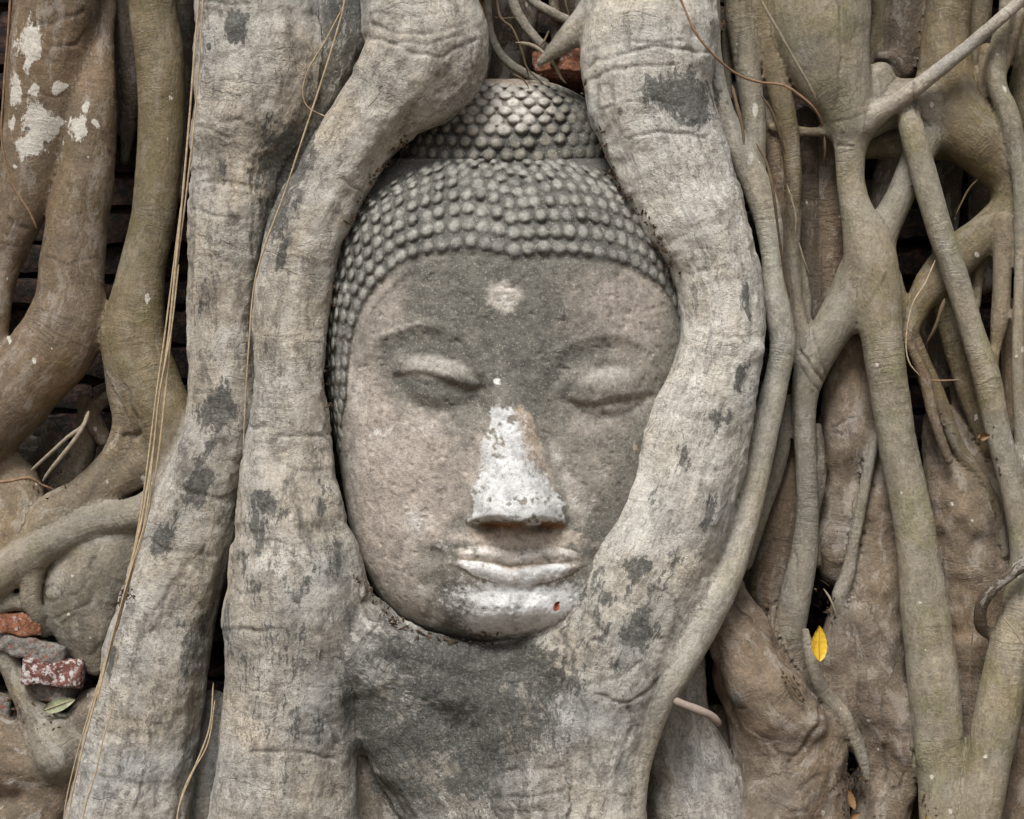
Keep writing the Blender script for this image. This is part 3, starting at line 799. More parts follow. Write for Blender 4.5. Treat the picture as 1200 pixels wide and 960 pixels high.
# shallow lengthwise flutes and cross wrinkles
gl = GRAIN.copy(); gl[:, 0] *= 9; gl[:, 1:] *= 52
disp += amp * 0.0024 * vnoise(gl)
gw = GRAIN.copy(); gw[:, 0] *= 95; gw[:, 1:] *= 14
ringmask = smooth(0.05, 0.45, vnoise(V * 9 + 40))
disp -= amp * 0.0014 * ringmask * smooth(0.25, 0.75, vnoise(gw + 0.9 * vnoise(V * 30)[:, None]))

# folds, cracks and healed scars (photo positions, carved on the surface facing us)
GROOVES = [
    ([(432, 26), (470, 40), (510, 38), (552, 26)], 3, 2.2), ([(430, 42), (462, 52), (492, 66), (520, 66), (556, 47)], 3, 3.0),
    ([(436, 14), (480, 20), (540, 12)], 3, 1.6), ([(455, 52), (500, 52), (545, 40)], 2.5, 2.0), ([(551, 48), (553, 80)], 2, 1.6),
    ([(680, 88), (700, 72), (735, 60), (770, 52), (830, 62)], 3, 3.0), ([(678, 104), (705, 84), (740, 78), (790, 78)], 3, 2.6),
    ([(690, 60), (730, 48), (800, 46)], 3, 1.8), ([(735, 166), (750, 157), (775, 154), (830, 160)], 2.5, 2.4),
    ([(700, 128), (740, 118), (800, 122)], 3, 1.2), ([(790, 300), (830, 292), (880, 300)], 3, 1.0), ([(800, 320), (850, 312), (890, 322)], 3, 1.0),
    ([(398, 208), (412, 218), (425, 226)], 2, 1.6),
    ([(318, 534), (317, 520), (328, 512), (350, 509), (372, 511), (388, 518)], 3, 3.2), ([(320, 535), (350, 552), (388, 552)], 3, 1.8),
    ([(335, 565), (342, 585), (350, 600), (353, 630)], 2.5, 3.0), ([(258, 736), (290, 738), (330, 740)], 3, 2.0), ([(282, 696), (310, 694)], 3, 1.6),
    ([(300, 634), (320, 632), (345, 640)], 3, 2.2),
    ([(345, 832), (360, 826), (374, 838), (380, 850)], 3, 3.0), ([(300, 880), (320, 878), (350, 882), (395, 890)], 3, 3.0),
    ([(318, 848), (340, 858), (370, 862)], 3, 1.8), ([(370, 830), (385, 845), (398, 870)], 3, 2.0),
    ([(300, 185), (298, 215), (296, 250), (293, 300)], 3, 3.0), ([(226, 245), (245, 250), (290, 258)], 2.5, 2.2),
    ([(230, 3), (260, 2), (290, 4)], 2.5, 2.0), ([(258, 140), (285, 142)], 3, 1.6), ([(236, 150), (250, 152)], 3, 2.0), ([(255, 155), (268, 160)], 3, 2.0),
    ([(240, 640), (222, 660), (200, 690), (180, 720)], 4, 3.0), ([(205, 680), (192, 705), (185, 740)], 3, 1.6),
    ([(660, 700), (690, 722), (710, 745)], 4, 4.0), ([(690, 800), (720, 795), (750, 775)], 3, 3.0), ([(700, 812), (735, 822), (765, 805), (780, 780)], 3, 2.4),
    ([(735, 830), (745, 850), (730, 880), (722, 930)], 4, 3.0), ([(770, 690), (790, 700), (800, 730)], 3, 2.0),
    ([(580, 905), (620, 900), (650, 902)], 3, 2.4), ([(580, 932), (620, 935), (665, 925)], 3, 2.4), ([(590, 885), (630, 880)], 3, 1.6), ([(575, 950), (640, 952)], 3, 1.6),
    ([(440, 738), (450, 755), (470, 750), (466, 735)], 3, 2.4), ([(500, 752), (560, 756), (600, 752)], 3, 1.6), ([(600, 776), (612, 782)], 5, 4),
    ([(981, -20), (984, 40), (987, 70), (984, 105), (976, 128)], 2, 2.4), ([(975, 143), (1000, 138), (1020, 128)], 2, 1.2), ([(978, 170), (1000, 171)], 2, 1.6),
    ([(1070, 95), (1075, 130), (1088, 148)], 2, 2.0), ([(866, 0), (868, 40), (862, 80)], 2.5, 2.4),
    ([(420, 690), (432, 722), (455, 752), (470, 790)], 3, 3.0), ([(405, 700), (412, 740), (420, 790), (418, 840)], 3, 2.6), ([(662, 745), (676, 790), (690, 840), (694, 900)], 3, 2.6), ([(500, 800), (520, 830), (530, 870)], 3, 2.0), ([(352, 600), (356, 630), (366, 660)], 2.5, 3.0), ([(275, 560), (280, 600), (272, 640)], 2.5, 2.2),
    ([(850, 470), (838, 510), (826, 560), (812, 610)], 2.5, 2.0), ([(870, 300), (878, 350), (880, 400)], 2.5, 1.8), ([(250, 300), (254, 350), (250, 400)], 2, 1.6), ([(160, 800), (150, 850), (140, 910)], 3, 2.2), ([(180, 840), (172, 900), (160, 950)], 2.5, 1.8),
    ([(938, 410), (950, 430), (964, 446)], 2.5, 3.0), ([(953, 388), (960, 415), (968, 440)], 2, 2.0), ([(938, 432), (950, 450), (962, 462)], 2, 2.0),
    ([(1038, 325), (1026, 345), (1012, 360)], 2, 1.4), ([(975, 500), (985, 492), (998, 490)], 2.5, 2.0), ([(975, 505), (985, 508)], 2, 2.0),
    ([(930, 645), (934, 670), (938, 700)], 2, 1.6), ([(957, 830), (955, 850), (940, 875), (925, 895)], 4, 5.0), ([(935, 925), (960, 908)], 3, 3.0),
    ([(907, 875), (915, 884), (930, 886)], 3, 3.0), ([(848, 815), (858, 828), (874, 830)], 3, 2.0), ([(925, 950), (945, 950)], 3, 2.0),
    ([(1060, 870), (1062, 905), (1056, 925), (1042, 926)], 3, 2.4), ([(1037, 875), (1037, 915)], 3, 2.0), ([(1008, 800), (1004, 830), (1008, 860)], 4, 3.0),
    ([(1093, 544), (1110, 540), (1118, 530)], 2, 1.6), ([(1160, 880), (1152, 920)], 2.5, 1.4),
    ([(55, 697), (58, 705), (64, 708), (70, 704), (72, 696), (69, 688), (63, 685), (57, 689), (55, 697)], 2.0, 1.3), ([(82, 698), (90, 697), (97, 692), (102, 682)], 2.0, 1.4), ([(105, 666), (114, 656)], 2.5, 2.0),
    ([(60, 724), (85, 718), (110, 706)], 2.5, 1.8), ([(72, 730), (90, 722)], 2.5, 1.6), ([(106, 768), (116, 755)], 3, 2.4),
    ([(148, 512), (157, 510), (162, 506)], 4, 6.0), ([(25, 115), (45, 110), (75, 112)], 2.5, 1.6), ([(60, 55), (90, 50), (100, 35)], 3, 2.0), ([(30, 30), (70, 25), (100, 12)], 3, 1.8),
    ([(55, 300), (80, 310), (115, 300)], 3, 1.2), ([(10, 255), (30, 268)], 3, 1.4), ([(2, 285), (20, 290)], 3, 1.2), ([(137, 420), (148, 455), (162, 490)], 3, 1.6),
]
DARKEN = np.zeros(len(V))
wob = np.stack([vnoise(V * 60 + 70), vnoise(V * 60 + 90)], 1) * 3.0
uu, vv = U_ + wob[:, 0], V_ + wob[:, 1]
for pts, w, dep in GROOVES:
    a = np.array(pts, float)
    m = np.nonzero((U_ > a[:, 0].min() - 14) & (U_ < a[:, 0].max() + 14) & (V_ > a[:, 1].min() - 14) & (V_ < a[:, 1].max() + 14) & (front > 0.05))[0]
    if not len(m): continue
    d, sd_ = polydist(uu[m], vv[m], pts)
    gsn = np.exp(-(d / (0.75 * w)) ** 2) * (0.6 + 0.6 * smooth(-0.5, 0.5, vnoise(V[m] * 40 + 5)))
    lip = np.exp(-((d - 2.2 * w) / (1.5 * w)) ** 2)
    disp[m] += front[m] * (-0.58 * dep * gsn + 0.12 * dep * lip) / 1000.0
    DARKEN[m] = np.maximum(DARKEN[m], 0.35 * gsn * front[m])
# knots and swellings
for cx, cy, rr, hgt in ((1066, 885, 16, 7), (950, 850, 18, 8), (905, 855, 20, 6), (90, 690, 22, 5), (63, 697, 8, 2), (360, 840, 22, 7), (455, 745, 18, 5), (722, 640, 20, 4),
                        (320, 575, 26, 6), (365, 600, 20, 4), (700, 810, 30, 6), (520, 800, 30, 5), (590, 830, 40, 6), (640, 760, 26, 4), (250, 330, 16, 4), (245, 160, 22, 4),
                        (830, 480, 20, 5), (890, 410, 10, 5), (1075, 150, 8, 0), (60, 895, 20, 6), (1020, 800, 16, 4), (1140, 600, 30, 5)):
    disp += front * hgt / 1000.0 * blob(uu, vv, cx, cy, rr, rr)
V2 = V + N * disp[:, None]
N2 = vertex_normals(V2, F)

# ---- colour: mottling, black fungus stains, pale streaks, lichen
n1 = fbm(V * 22 + 3, 3); n2 = fbm(V * 75 + 31, 3); n3 = fbm(V * 190 + 11, 2)
COL *= (1 + 0.20 * n1 + 0.16 * n2)[:, None]
COL *= (1 + np.array([0.05, 0.0, -0.08])[None] * fbm(V * 13 + 77, 2)[:, None] * 1.6)
COL = COL * (1 - 0.58 * (MOSS * smooth(0.0, 0.55, fbm(V * 30 + 60, 3) + 0.12))[:, None] * np.array([0.36, 0.30, 0.72])[None])
fl_ = GRAIN.copy(); fl_[:, 0] *= 14; fl_[:, 1:] *= 150
streak = vnoise(fl_)
COL *= (1 + 0.13 * streak * np.clip(CRUST * 1.5, 0.3, 1))[:, None]

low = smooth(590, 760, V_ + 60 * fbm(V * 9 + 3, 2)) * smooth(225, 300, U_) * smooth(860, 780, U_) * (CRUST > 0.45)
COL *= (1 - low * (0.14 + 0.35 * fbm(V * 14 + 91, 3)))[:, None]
edge = 0.55 * fbm(V * 48 + 7, 3) + 0.75 * n3
def stain(cx, cy, rx, ry, rot=0, amount=1.0, grow=0.0):
    R_ = 2.6 * max(rx, ry)
    m = np.nonzero((np.abs(U_ - cx) < R_) & (np.abs(V_ - cy) < R_) & (front > 0))[0]
    b = blob(uu[m], vv[m], cx, cy, rx * 1.25, ry * 1.25, rot)
    return m, amount * np.clip(b * 0.95 + 0.30 * edge[m] * smooth(0.02, 0.25, b), 0, 1) * np.clip(front[m] * 1.5, 0, 1)
black = np.zeros(len(V))
for s in [(555, 775, 80, 26, 0, 1.0), (560, 820, 80, 36, 0, .62), (520, 880, 50, 40, 20, .55), (600, 840, 90, 60, 0, .55), (480, 850, 80, 40, 25, .6), (300, 620, 30, 40, 0, .5), (390, 650, 24, 40, 10, .5), (330, 740, 60, 30, 0, .45), (270, 720, 12, 60, 0, .5), (700, 690, 30, 30, 0, .45), (755, 690, 30, 40, 20, .5), (660, 780, 40, 24, 0, .5), (278, 27, 13, 20), (260, 200, 7, 16, 0, .8), (246, 55, 4, 5), (336, 190, 34, 60, 20, .85), (330, 250, 20, 50, 15, .7), (365, 110, 18, 40, 10, .5), (245, 350, 14, 34, 0, .55), (258, 482, 24, 26, 0, .85), (250, 520, 10, 22, 10, .7),
          (232, 562, 15, 30, 8, .95), (190, 632, 15, 20, 10, .95), (232, 760, 34, 60, 20, .6), (132, 775, 7, 20, 8, .8), (150, 690, 8, 18, 10, .5), (215, 690, 12, 20, 0, .45), (205, 600, 6, 22, 20, .5), (170, 860, 26, 40, 10, .35), (150, 930, 30, 22, 0, .4),
          (330, 298, 6, 26, 20, .9), (312, 410, 4, 18, 0, .8), (352, 232, 8, 26, 30, .6), (400, 170, 12, 18, 30, .5), (448, 100, 14, 22, 20, .45), (310, 588, 18, 16, 10, .85), (332, 600, 12, 12, 0, .7), (376, 590, 14, 30, 0, .6), (275, 660, 16, 40, 0, .5),
          (300, 700, 14, 30, 0, .5), (350, 690, 30, 26, 0, .5), (290, 780, 30, 40, 0, .5), (400, 720, 30, 26, 30, .5), (365, 770, 40, 26, 0, .45), (400, 800, 26, 40, 0, .5), (350, 910, 24, 24, 0, .5), (300, 830, 20, 40, 0, .4),
          (520, 770, 70, 26, 0, .95), (560, 880, 60, 50, 0, .7), (640, 790, 50, 40, 0, .7), (430, 830, 50, 40, 20, .7), (700, 760, 30, 30, 0, .5), (320, 760, 50, 60, 0, .45), (350, 850, 60, 50, 0, .45), (480, 920, 50, 40, 20, .6), (660, 900, 40, 60, 0, .4), (530, 790, 60, 36, 0, .95), (610, 780, 60, 34, 0, .8), (560, 830, 70, 40, 0, .8), (500, 860, 70, 34, 20, .75), (450, 880, 40, 26, 20, .8), (550, 910, 36, 40, 0, .65), (640, 850, 40, 30, 0, .5), (470, 780, 30, 40, 0, .6), (690, 830, 26, 30, 0, .4), (450, 920, 30, 30, 30, .6),
          (800, 110, 38, 26, 15, .95), (815, 135, 26, 16, 0, .8), (770, 100, 20, 14, 0, .7), (724, 133, 7, 9, 0, .7), (722, 122, 10, 18, 0, .3), (874, 350, 6, 34, 0, .8), (868, 448, 9, 20, 10, .7), (838, 490, 22, 16, 0, .65), (850, 560, 10, 40, 0, .4), (800, 540, 14, 18, 0, .6), (770, 580, 14, 30, 20, .4),
          (745, 665, 24, 14, 0, .75), (748, 735, 22, 24, 0, .85), (712, 700, 14, 10, 30, .7), (790, 660, 18, 28, 0, .5), (690, 640, 20, 18, 0, .35), (700, 720, 10, 26, -40, .5), (725, 780, 14, 12, 0, .6), (770, 800, 10, 8, 0, .5), (830, 600, 14, 30, 10, .5),
          (835, 870, 16, 40, 10, .35), (810, 930, 30, 20, 0, .35), (862, 820, 18, 12, 0, .55), (910, 930, 30, 20, 0, .35), (940, 780, 8, 14, 0, .4), (30, 150, 3, 3), (1140, 640, 30, 26, 0, .25), (30, 905, 26, 16, 0, .35)]:
    m_, b_ = stain(*s); black[m_] = np.maximum(black[m_], b_)
# general blackish speckle on the crusty bark
mott = CRUST * smooth(0.18, 0.42, fbm(V * 60 + 120, 4, 0.65)) * smooth(-0.25, 0.3, fbm(V * 8 + 14, 2))
COL *= (1 - 0.5 * mott)[:, None]
pale = CRUST * smooth(0.12, 0.4, fbm(V * 70 + 210, 4, 0.65)) * smooth(-0.2, 0.35, fbm(V * 9 + 44, 2))
PALEF = 0.55 * pale * (1 - black)
lich = np.zeros(len(V))
for s in [(36, 50, 12, 24), (45, 150, 20, 24), (20, 112, 6, 18), (40, 168, 20, 13), (70, 103, 9, 6), (100, 125, 5, 5), (92, 150, 10, 15), (111, 143, 4, 6), (68, 144, 8, 6), (38, 107, 8, 5), (14, 143, 5, 10),
          (200, 115, 5, 12, 0, .5), (197, 165, 3, 4, 0, .5), (330, 655, 26, 18, 0, .75), (340, 690, 12, 16, 0, .6), (400, 770, 12, 30, 10, .5), (440, 740, 16, 16, 0, .5), (480, 790, 10, 20, 0, .45), (500, 870, 14, 16, 30, .4), (640, 870, 12, 30, 0, .5), (720, 880, 8, 40, 4, .5), (735, 700, 6, 26, 10, .5), (770, 640, 18, 10, 0, .5), (650, 760, 20, 10, -20, .5), (297, 715, 9, 16, 0, .5), (700, 945, 14, 8, 0, .4), (470, 770, 10, 26, 10, .45), (536, 950, 14, 7, 0, .4), (630, 885, 24, 12, 0, .4), (885, 128, 2.5, 6), (880, 187, 2.5, 6), (720, 40, 6, 6, 0, .4)]:
    m_, b_ = stain(*s); lich[m_] = np.maximum(lich[m_], b_)
for _ in range(150):
    rr_ = random.uniform(1.0, 2.4)
    m_, b_ = stain(random.uniform(0, 1200), random.uniform(0, 960), rr_, rr_ * random.uniform(0.8, 1.8), 0, random.uniform(.6, 1.2)); lich[m_] = np.maximum(lich[m_], b_)
PALEF = np.maximum(PALEF, lich)
# pale vertical weather streaks on the right hand root
m3 = smooth(0.0, 1.0, blob(uu, vv, 800, 300, 120, 330)) * (vid == next(i for i, r in enumerate(ROOTS) if r['label'] and 'right side of the stone' in r['label']))
fs = GRAIN.copy(); fs[:, 0] *= 22; fs[:, 1:] *= 240
STREAK = np.clip(m3 * 1.1 + 0.15 * (CRUST > 0.45) * smooth(0.1, 0.5, vnoise(V * 7 + 5)), 0, 1) * (1 - 0.8 * black)
PALEF = np.maximum(PALEF, 0.45 * m3 * smooth(0.05, 0.5, vnoise(fs + 0.8 * vnoise(V * 40)[:, None])) * (1 - black))
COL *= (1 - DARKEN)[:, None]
COL = np.clip(COL, 0.012, 0.8)

tree = empty('fig_tree', (0, 0.05, 0), 'strangler fig whose tangled grey and brown roots clasp the stone head', 'tree')
fid = vid[F[:, 0]]
order = []
for ri, r in enumerate(ROOTS):
    ff = F[fid == ri]
    if len(ff) < 40: continue
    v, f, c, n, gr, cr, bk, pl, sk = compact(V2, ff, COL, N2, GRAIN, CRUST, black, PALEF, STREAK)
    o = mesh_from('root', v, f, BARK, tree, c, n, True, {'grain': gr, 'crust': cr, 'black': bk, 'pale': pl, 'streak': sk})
    if r['label']: o['label'] = r['label']

# ------------------------------------------------------------------ the stone head
HEAD_Y = 0.058
def itp(v, table):
    t = np.array(table, float)
    return np.interp(v, t[:, 0], t[:, 1])
def sitp(v, table):
    t = np.array(table, float)
    x = np.linspace(t[0, 0], t[-1, 0], 400)
    y = np.interp(x, t[:, 0], t[:, 1])
    k = np.hanning(25); k /= k.sum()
    yp = np.convolve(np.pad(y, 12, mode='edge'), k, 'valid')
    return np.interp(v, x, yp)

HAIRLINE = [(380, 530), (388, 500), (398, 470), (405, 430), (412, 392), (424, 358), (442, 330), (466, 308), (500, 296), (545, 293), (585, 298), (603, 303), (625, 300), (665, 298), (705, 302), (745, 314), (775, 334), (793, 362), (800, 400), (804, 440)]
W_T = [(186, 132), (200, 152), (217, 172), (250, 192), (300, 207), (350, 214), (400, 214), (450, 210), (500, 204), (560, 197), (620, 189), (660, 178), (700, 158), (728, 132), (742, 108), (752, 74), (757, 40)]
C_T = [(186, 592), (480, 592), (560, 597), (660, 600), (757, 602)]
D_T = [(186, 42), (196, 53), (210, 67), (230, 82), (255, 98), (285, 110), (330, 117), (440, 120), (560, 117), (640, 114), (690, 110), (720, 105), (740, 88), (752, 56), (757, 10)]

def head_surface():
    vs = np.concatenate([np.arange(186, 740, 1.45), np.linspace(740, 757, 14)])
    th = np.linspace(-1.95, 1.95, 420)
    TH, VV = np.meshgrid(th, vs, indexing='ij')
    w, c, d = sitp(VV, W_T), sitp(VV, C_T), sitp(VV, D_T)
    inn = np.clip(TH, -math.pi / 2, math.pi / 2)
    u = c + w * np.sin(inn)
    h = d * np.abs(np.cos(inn)) ** 0.86 - np.maximum(np.abs(TH) - math.pi / 2, 0) * 110
    return TH, VV, u, h, c
TH, HV, HU, HH, HC = head_surface()
shape = HU.shape
u, v, h = HU.ravel(), HV.ravel(), HH.ravel()
th = TH.ravel()
unr = HC.ravel() + 214 * th                     # unrolled coordinate round the head
hl_unr = [(150, 560)] + [(592 + 214 * math.asin(max(-0.99, min(0.99, (x - 592) / 216))), y) for x, y in HAIRLINE]
hd, hside = polydist(unr, v, hl_unr)
sdist = hd * hside                               # positive inside the face
hair_mask = sdist < 0
p3 = np.stack([u, h, v], 1) / 1000.0
cosw = np.cos(np.clip(th, -1.5, 1.5))

# --- hair: base step and rows of knob curls
f_add = np.zeros(u.shape)
f_add += 2.6 * smooth(3, -8, sdist)
f_add -= 1.0 * np.exp(-((sdist - 5) / 3.0) ** 2) * (v < 480)
f_add += 2.2 * np.exp(-((sdist - 13) / 5.0) ** 2) * smooth(470, 420, v) * smooth(520, 470, u)
hl = np.array(catmull([(a, b, 0, 0) for a, b in hl_unr], 4.0))[:, :2]
seg = np.diff(hl, axis=0); sl_ = np.concatenate([[0], np.cumsum(np.hypot(*seg.T))])
tan = np.gradient(hl, axis=0); tan /= np.linalg.norm(tan, axis=1, keepdims=True)
k_ = np.hanning(61); k_ /= k_.sum()
nrm = np.stack([tan[:, 1], -tan[:, 0]], 1)       # outward (up / sideways)
nrm = np.stack([np.convolve(np.pad(nrm[:, i], 30, mode='edge'), k_, 'valid') for i in range(2)], 1)
voff = [9, 29, 48, 65, 80, 92, 101, 108]
curls = []
for j, vo in enumerate(voff):
    ho = 10 + 18.5 * j
    pos = hl[6:] + np.stack([nrm[6:, 0] * ho, nrm[6:, 1] * vo], 1)
    s = np.concatenate([[0], np.cumsum(np.hypot(*np.diff(pos, axis=0).T))])
    st = 18.6 + 0.4 * j
    t = np.arange((j % 2) * st / 2, s[-1], st)
    for tt in t:
        cu, cv = np.interp(tt, s, pos[:, 0]), np.interp(tt, s, pos[:, 1])
        curls.append((cu + rng.normal(0, 1.0), cv + rng.normal(0, 0.9) + 1.6 * math.sin(cu * 0.03 + j * 0.5), j))
curl_h = np.zeros(u.shape); curl_tone = np.zeros(u.shape)
for cu, cv, j in curls:
    ry = [9.2, 9.2, 8.8, 8.2, 7.2, 6.0, 5.0, 4.4][j] * rng.uniform(0.92, 1.06)
    rx = 9.6 * rng.uniform(0.86, 1.08)
    m = np.nonzero((np.abs(unr - cu) < 12) & (np.abs(v - cv) < 12))[0]
    q = ((unr[m] - cu) / rx) ** 2 + ((v[m] - cv) / ry) ** 2 + 0.10 * vnoise(p3[m] * 150 + j)
    wear = rng.uniform(0.55, 1.12) * (0.25 if rng.random() < 0.10 else 1) * (0.5 if j == 0 else 0.85 if j == 1 else 1) * (0.75 if cu > 700 else 1)
    hb = 9.4 * wear * np.sqrt(np.clip(1 - q, 0, 1)) ** 1.05
    curl_h[m] = np.maximum(curl_h[m], hb)
    curl_tone[m] = np.maximum(curl_tone[m], np.clip(1 - q, 0, 1) ** 0.6)
curl_h *= (hair_mask | (sdist < 4))

# --- the face, carved in photo coordinates (worn lines wander a little)
u0_, v0_ = u, v
u = u + 2.6 * vnoise(p3 * 42 + 61) + 1.2 * vnoise(p3 * 110 + 5); v = v + 2.2 * vnoise(p3 * 42 + 83) + 1.2 * vnoise(p3 * 110 + 35)
face = np.zeros(u.shape)
BL = [(428, 416), (440, 402), (458, 389), (485, 380), (512, 382), (540, 396), (560, 418), (573, 445), (577, 470)]
BR = [(626, 468), (632, 445), (646, 420), (668, 404), (697, 394), (726, 395), (752, 406), (770, 424), (780, 440)]
for line, cx in ((BL, 505), (BR, 712)):
    d, s = polydist(u, v, line)
    t = d * s
    rs = 1.2 if cx < 600 else 0.95
    face += 1.9 * rs * np.exp(-(t / 3.0) ** 2)                                  # the brow's raised line
    wgt = smooth(95, 55, np.abs(u - cx)) * smooth(500, 470, v)
    face -= 6.4 * (1.0 if cx < 600 else 0.95) * smooth(-4, 24, t) * np.exp(-(np.maximum(t, 0) / 52) ** 2) * wgt
UPL = [(464, 446), (469, 428), (480, 418), (497, 413), (520, 416), (543, 429), (560, 443), (568, 455)]
SLL = [(466, 442), (480, 439), (495, 438), (507, 441), (519, 446), (533, 452), (549, 456), (567, 456)]
LOL = [(470, 448), (482, 466), (500, 479), (520, 482), (541, 475), (558, 466)]
UPR = [(660, 466), (670, 454), (684, 441), (700, 431), (718, 427), (737, 432), (752, 446), (762, 466)]
SLR = [(664, 470), (682, 475), (700, 475), (720, 471), (742, 467), (764, 466)]
LOR = [(676, 478), (700, 488), (724, 487), (750, 476)]
for cx, cy, rx, ry, up, sl2, low in ((514, 438, 44, 22, UPL, SLL, LOL), (712, 453, 44, 22, UPR, SLR, LOR)):
    face += 13.0 * blob(u, v, cx, cy, rx, ry, 8 if cx < 600 else -4)
    rs = 1.0 if cx < 600 else 0.95
    d, _ = polydist(u, v, up); face -= 4.2 * rs * np.exp(-(d / 3.2) ** 2)
    d, s = polydist(u, v, sl2)
    face -= 6.5 * (0.55 + 0.45 * rs) * np.exp(-(d / 3.2) ** 2)
    face += 2.2 * np.exp(-((d * s + 6) / 4.5) ** 2) * smooth(12, 0, d)
    face -= 4.0 * smooth(0, 6, d * s) * np.exp(-(np.maximum(d * s, 0) / 22) ** 2) * smooth(60, 40, np.abs(u - cx))
    d, _ = polydist(u, v, low); face -= 2.6 * rs * np.exp(-(d / 4.5) ** 2)
    face += 3.6 * blob(u, v, cx - 2, cy + 26, 30, 8, 8 if cx < 600 else -3)
# nose
nH = sitp(v, [(430, 0), (446, 2), (462, 8), (490, 17), (530, 27), (570, 37), (596, 42), (607, 42), (612, 40)])
vb = v - 2.5 * np.cos((u - 605) / 60 * 2 * math.pi)
nH = np.where(vb > 606, 41 * smooth(621, 607, vb), nH)
cN = itp(v, [(440, 592), (600, 605)])
hwT = itp(v, [(440, 3), (470, 6), (500, 8), (560, 12), (590, 20), (612, 27)])
hwB = itp(v, [(440, 16), (470, 24), (510, 36), (555, 51), (590, 61), (612, 60), (625, 56)])
q = np.clip((np.abs(u - cN) - hwT) / (hwB - hwT), 0, 1)
face += nH * (1 - (q ** 1.15)) ** 1.0 * (1 - 0.12 * smooth(0.75, 1, q))
face += 4.0 * blob(u, v, 605, 594, 26, 20)
for cx in (573, 637):
    face += 4.0 * blob(u, v, cx, 596, 18, 18)                              # wings
    face -= 13.0 * blob(u, v, cx, 617, 15, 5)                               # nostrils
# mouth and chin
face += 11 * blob(u, v, 607, 662, 96, 50)
xs = np.array([500, 515, 537, 556, 578, 600, 622, 645, 668, 690, 705])
vu = np.interp(u, xs, [655, 650, 643, 640, 641, 648, 643, 641, 645, 652, 657])
vm = np.interp(u, xs, [656, 654, 655, 656, 659, 664, 661, 660, 658, 655, 656])
vl = np.interp(u, xs, [657, 659, 664, 676, 683, 686, 685, 682, 674, 661, 658])
t1 = (v - vu) / np.maximum(vm - vu, 1e-3); t2 = (v - vm) / np.maximum(vl - vm, 1e-3)
inl = smooth(514, 548, u) * smooth(702, 668, u)
face += inl * 3.0 * np.where((t1 > 0) & (t1 < 1), np.sin(np.pi * np.clip(t1, 0, 1)) ** 0.8, 0)
face += inl * 5.0 * np.where((t2 > 0) & (t2 < 1), np.sin(np.pi * np.clip(t2, 0, 1)) ** 0.8, 0)
face -= inl * 4.5 * np.exp(-((v - vm) / 2.2) ** 2)
face -= 3.0 * np.exp(-((v - vu) / 2.6) ** 2) * inl * 0.6
face -= 4.5 * blob(u, v, 607, 694, 54, 8)
face -= 3 * blob(u, v, 597, 674, 3, 12)
face -= 5 * blob(u, v, 509, 653, 14, 9); face -= 5 * blob(u, v, 697, 656, 12, 9)
face -= 3.0 * blob(u, v, 603, 632, 9, 12)
face += 12 * blob(u, v, 610, 718, 58, 28)
# cheeks, temples
face += 7 * blob(u, v, 468, 552, 55, 65) + 7 * blob(u, v, 728, 556, 48, 65)
d, _ = polydist(u, v, [(540, 612), (522, 632), (508, 655), (505, 690)]); face -= 2.6 * np.exp(-(d / 9) ** 2)
d, _ = polydist(u, v, [(666, 612), (684, 634), (700, 660)]); face -= 2.6 * np.exp(-(d / 9) ** 2)
face -= 4 * blob(u, v, 425, 470, 22, 60)
def soften(a, times):
    a = a.reshape(shape)
    for _ in range(times):
        a = np.pad(a, 1, mode='edge')
        a = (a[:-2] + 2 * a[1:-1] + a[2:])[:, 1:-1] / 4 if False else (a[:-2, 1:-1] + 2 * a[1:-1, 1:-1] + a[2:, 1:-1]) / 4
        a = np.pad(a, ((0, 0), (1, 1)), mode='edge'); a = (a[:, :-2] + 2 * a[:, 1:-1] + a[:, 2:]) / 4
    return a.ravel()
sharp = smooth(575, 600, v) * smooth(630, 622, v)
face = soften(face, 7) * (1 - sharp) + soften(face, 2) * sharp
face *= np.where(hair_mask, 0, 1) * smooth(0.02, 0.35, cosw)
u, v = u0_, v0_
h2 = h + f_add + soften(curl_h, 1) + face
h2 += (inl * ((t1 > -0.3) & (t2 < 1.2)) + blob(u, v, 608, 712, 70, 30)) * (1.3 * fbm(p3 * 62 + 14, 3, 0.6) - 1.6 * smooth(0.2, 0.5, fbm(p3 * 95 + 33, 2)))
h2 += 1.5 * fbm(p3 * 26 + 4, 3) + 0.9 * fbm(p3 * 90 + 9, 3) * np.where(hair_mask, 0.6, 1)
pits = smooth(0.38, 0.62, fbm(p3 * 130 + 50, 2)); h2 -= 1.3 * pits

HVERT = P(u, v, HEAD_Y - h2 / 1000.0)
# --- head colour
SG = np.array([0.138, 0.130, 0.112])       # grey lichen-darkened stucco
SB = np.array([0.255, 0.215, 0.165])       # warm bare stucco
SW = np.array([0.60, 0.585, 0.56])         # surviving white lime
def blend(c, t, m): return c + (t - c) * np.clip(m, 0, 1)[:, None]
e1 = fbm(p3 * 20 + 13, 4, 0.6); e2 = fbm(p3 * 75 + 23, 3, 0.65); e3 = fbm(p3 * 200 + 5, 2)
def patch(cx, cy, rx, ry, rot=0, soft=0.5, amount=1.0, wob=0.5):
    b = blob(u, v, cx, cy, rx * 1.2, ry * 1.2, rot)
    return amount * smooth(0.42 - 0.4 * soft, 0.42 + 0.4 * soft, b + wob * (0.45 * e1 + 0.4 * e2 + 0.25 * e3) * smooth(0.02, 0.2, b))
hc = np.tile(np.array([0.245, 0.228, 0.194]), (len(u), 1))
hc *= (1 + 0.18 * e1 + 0.14 * e2)[:, None]
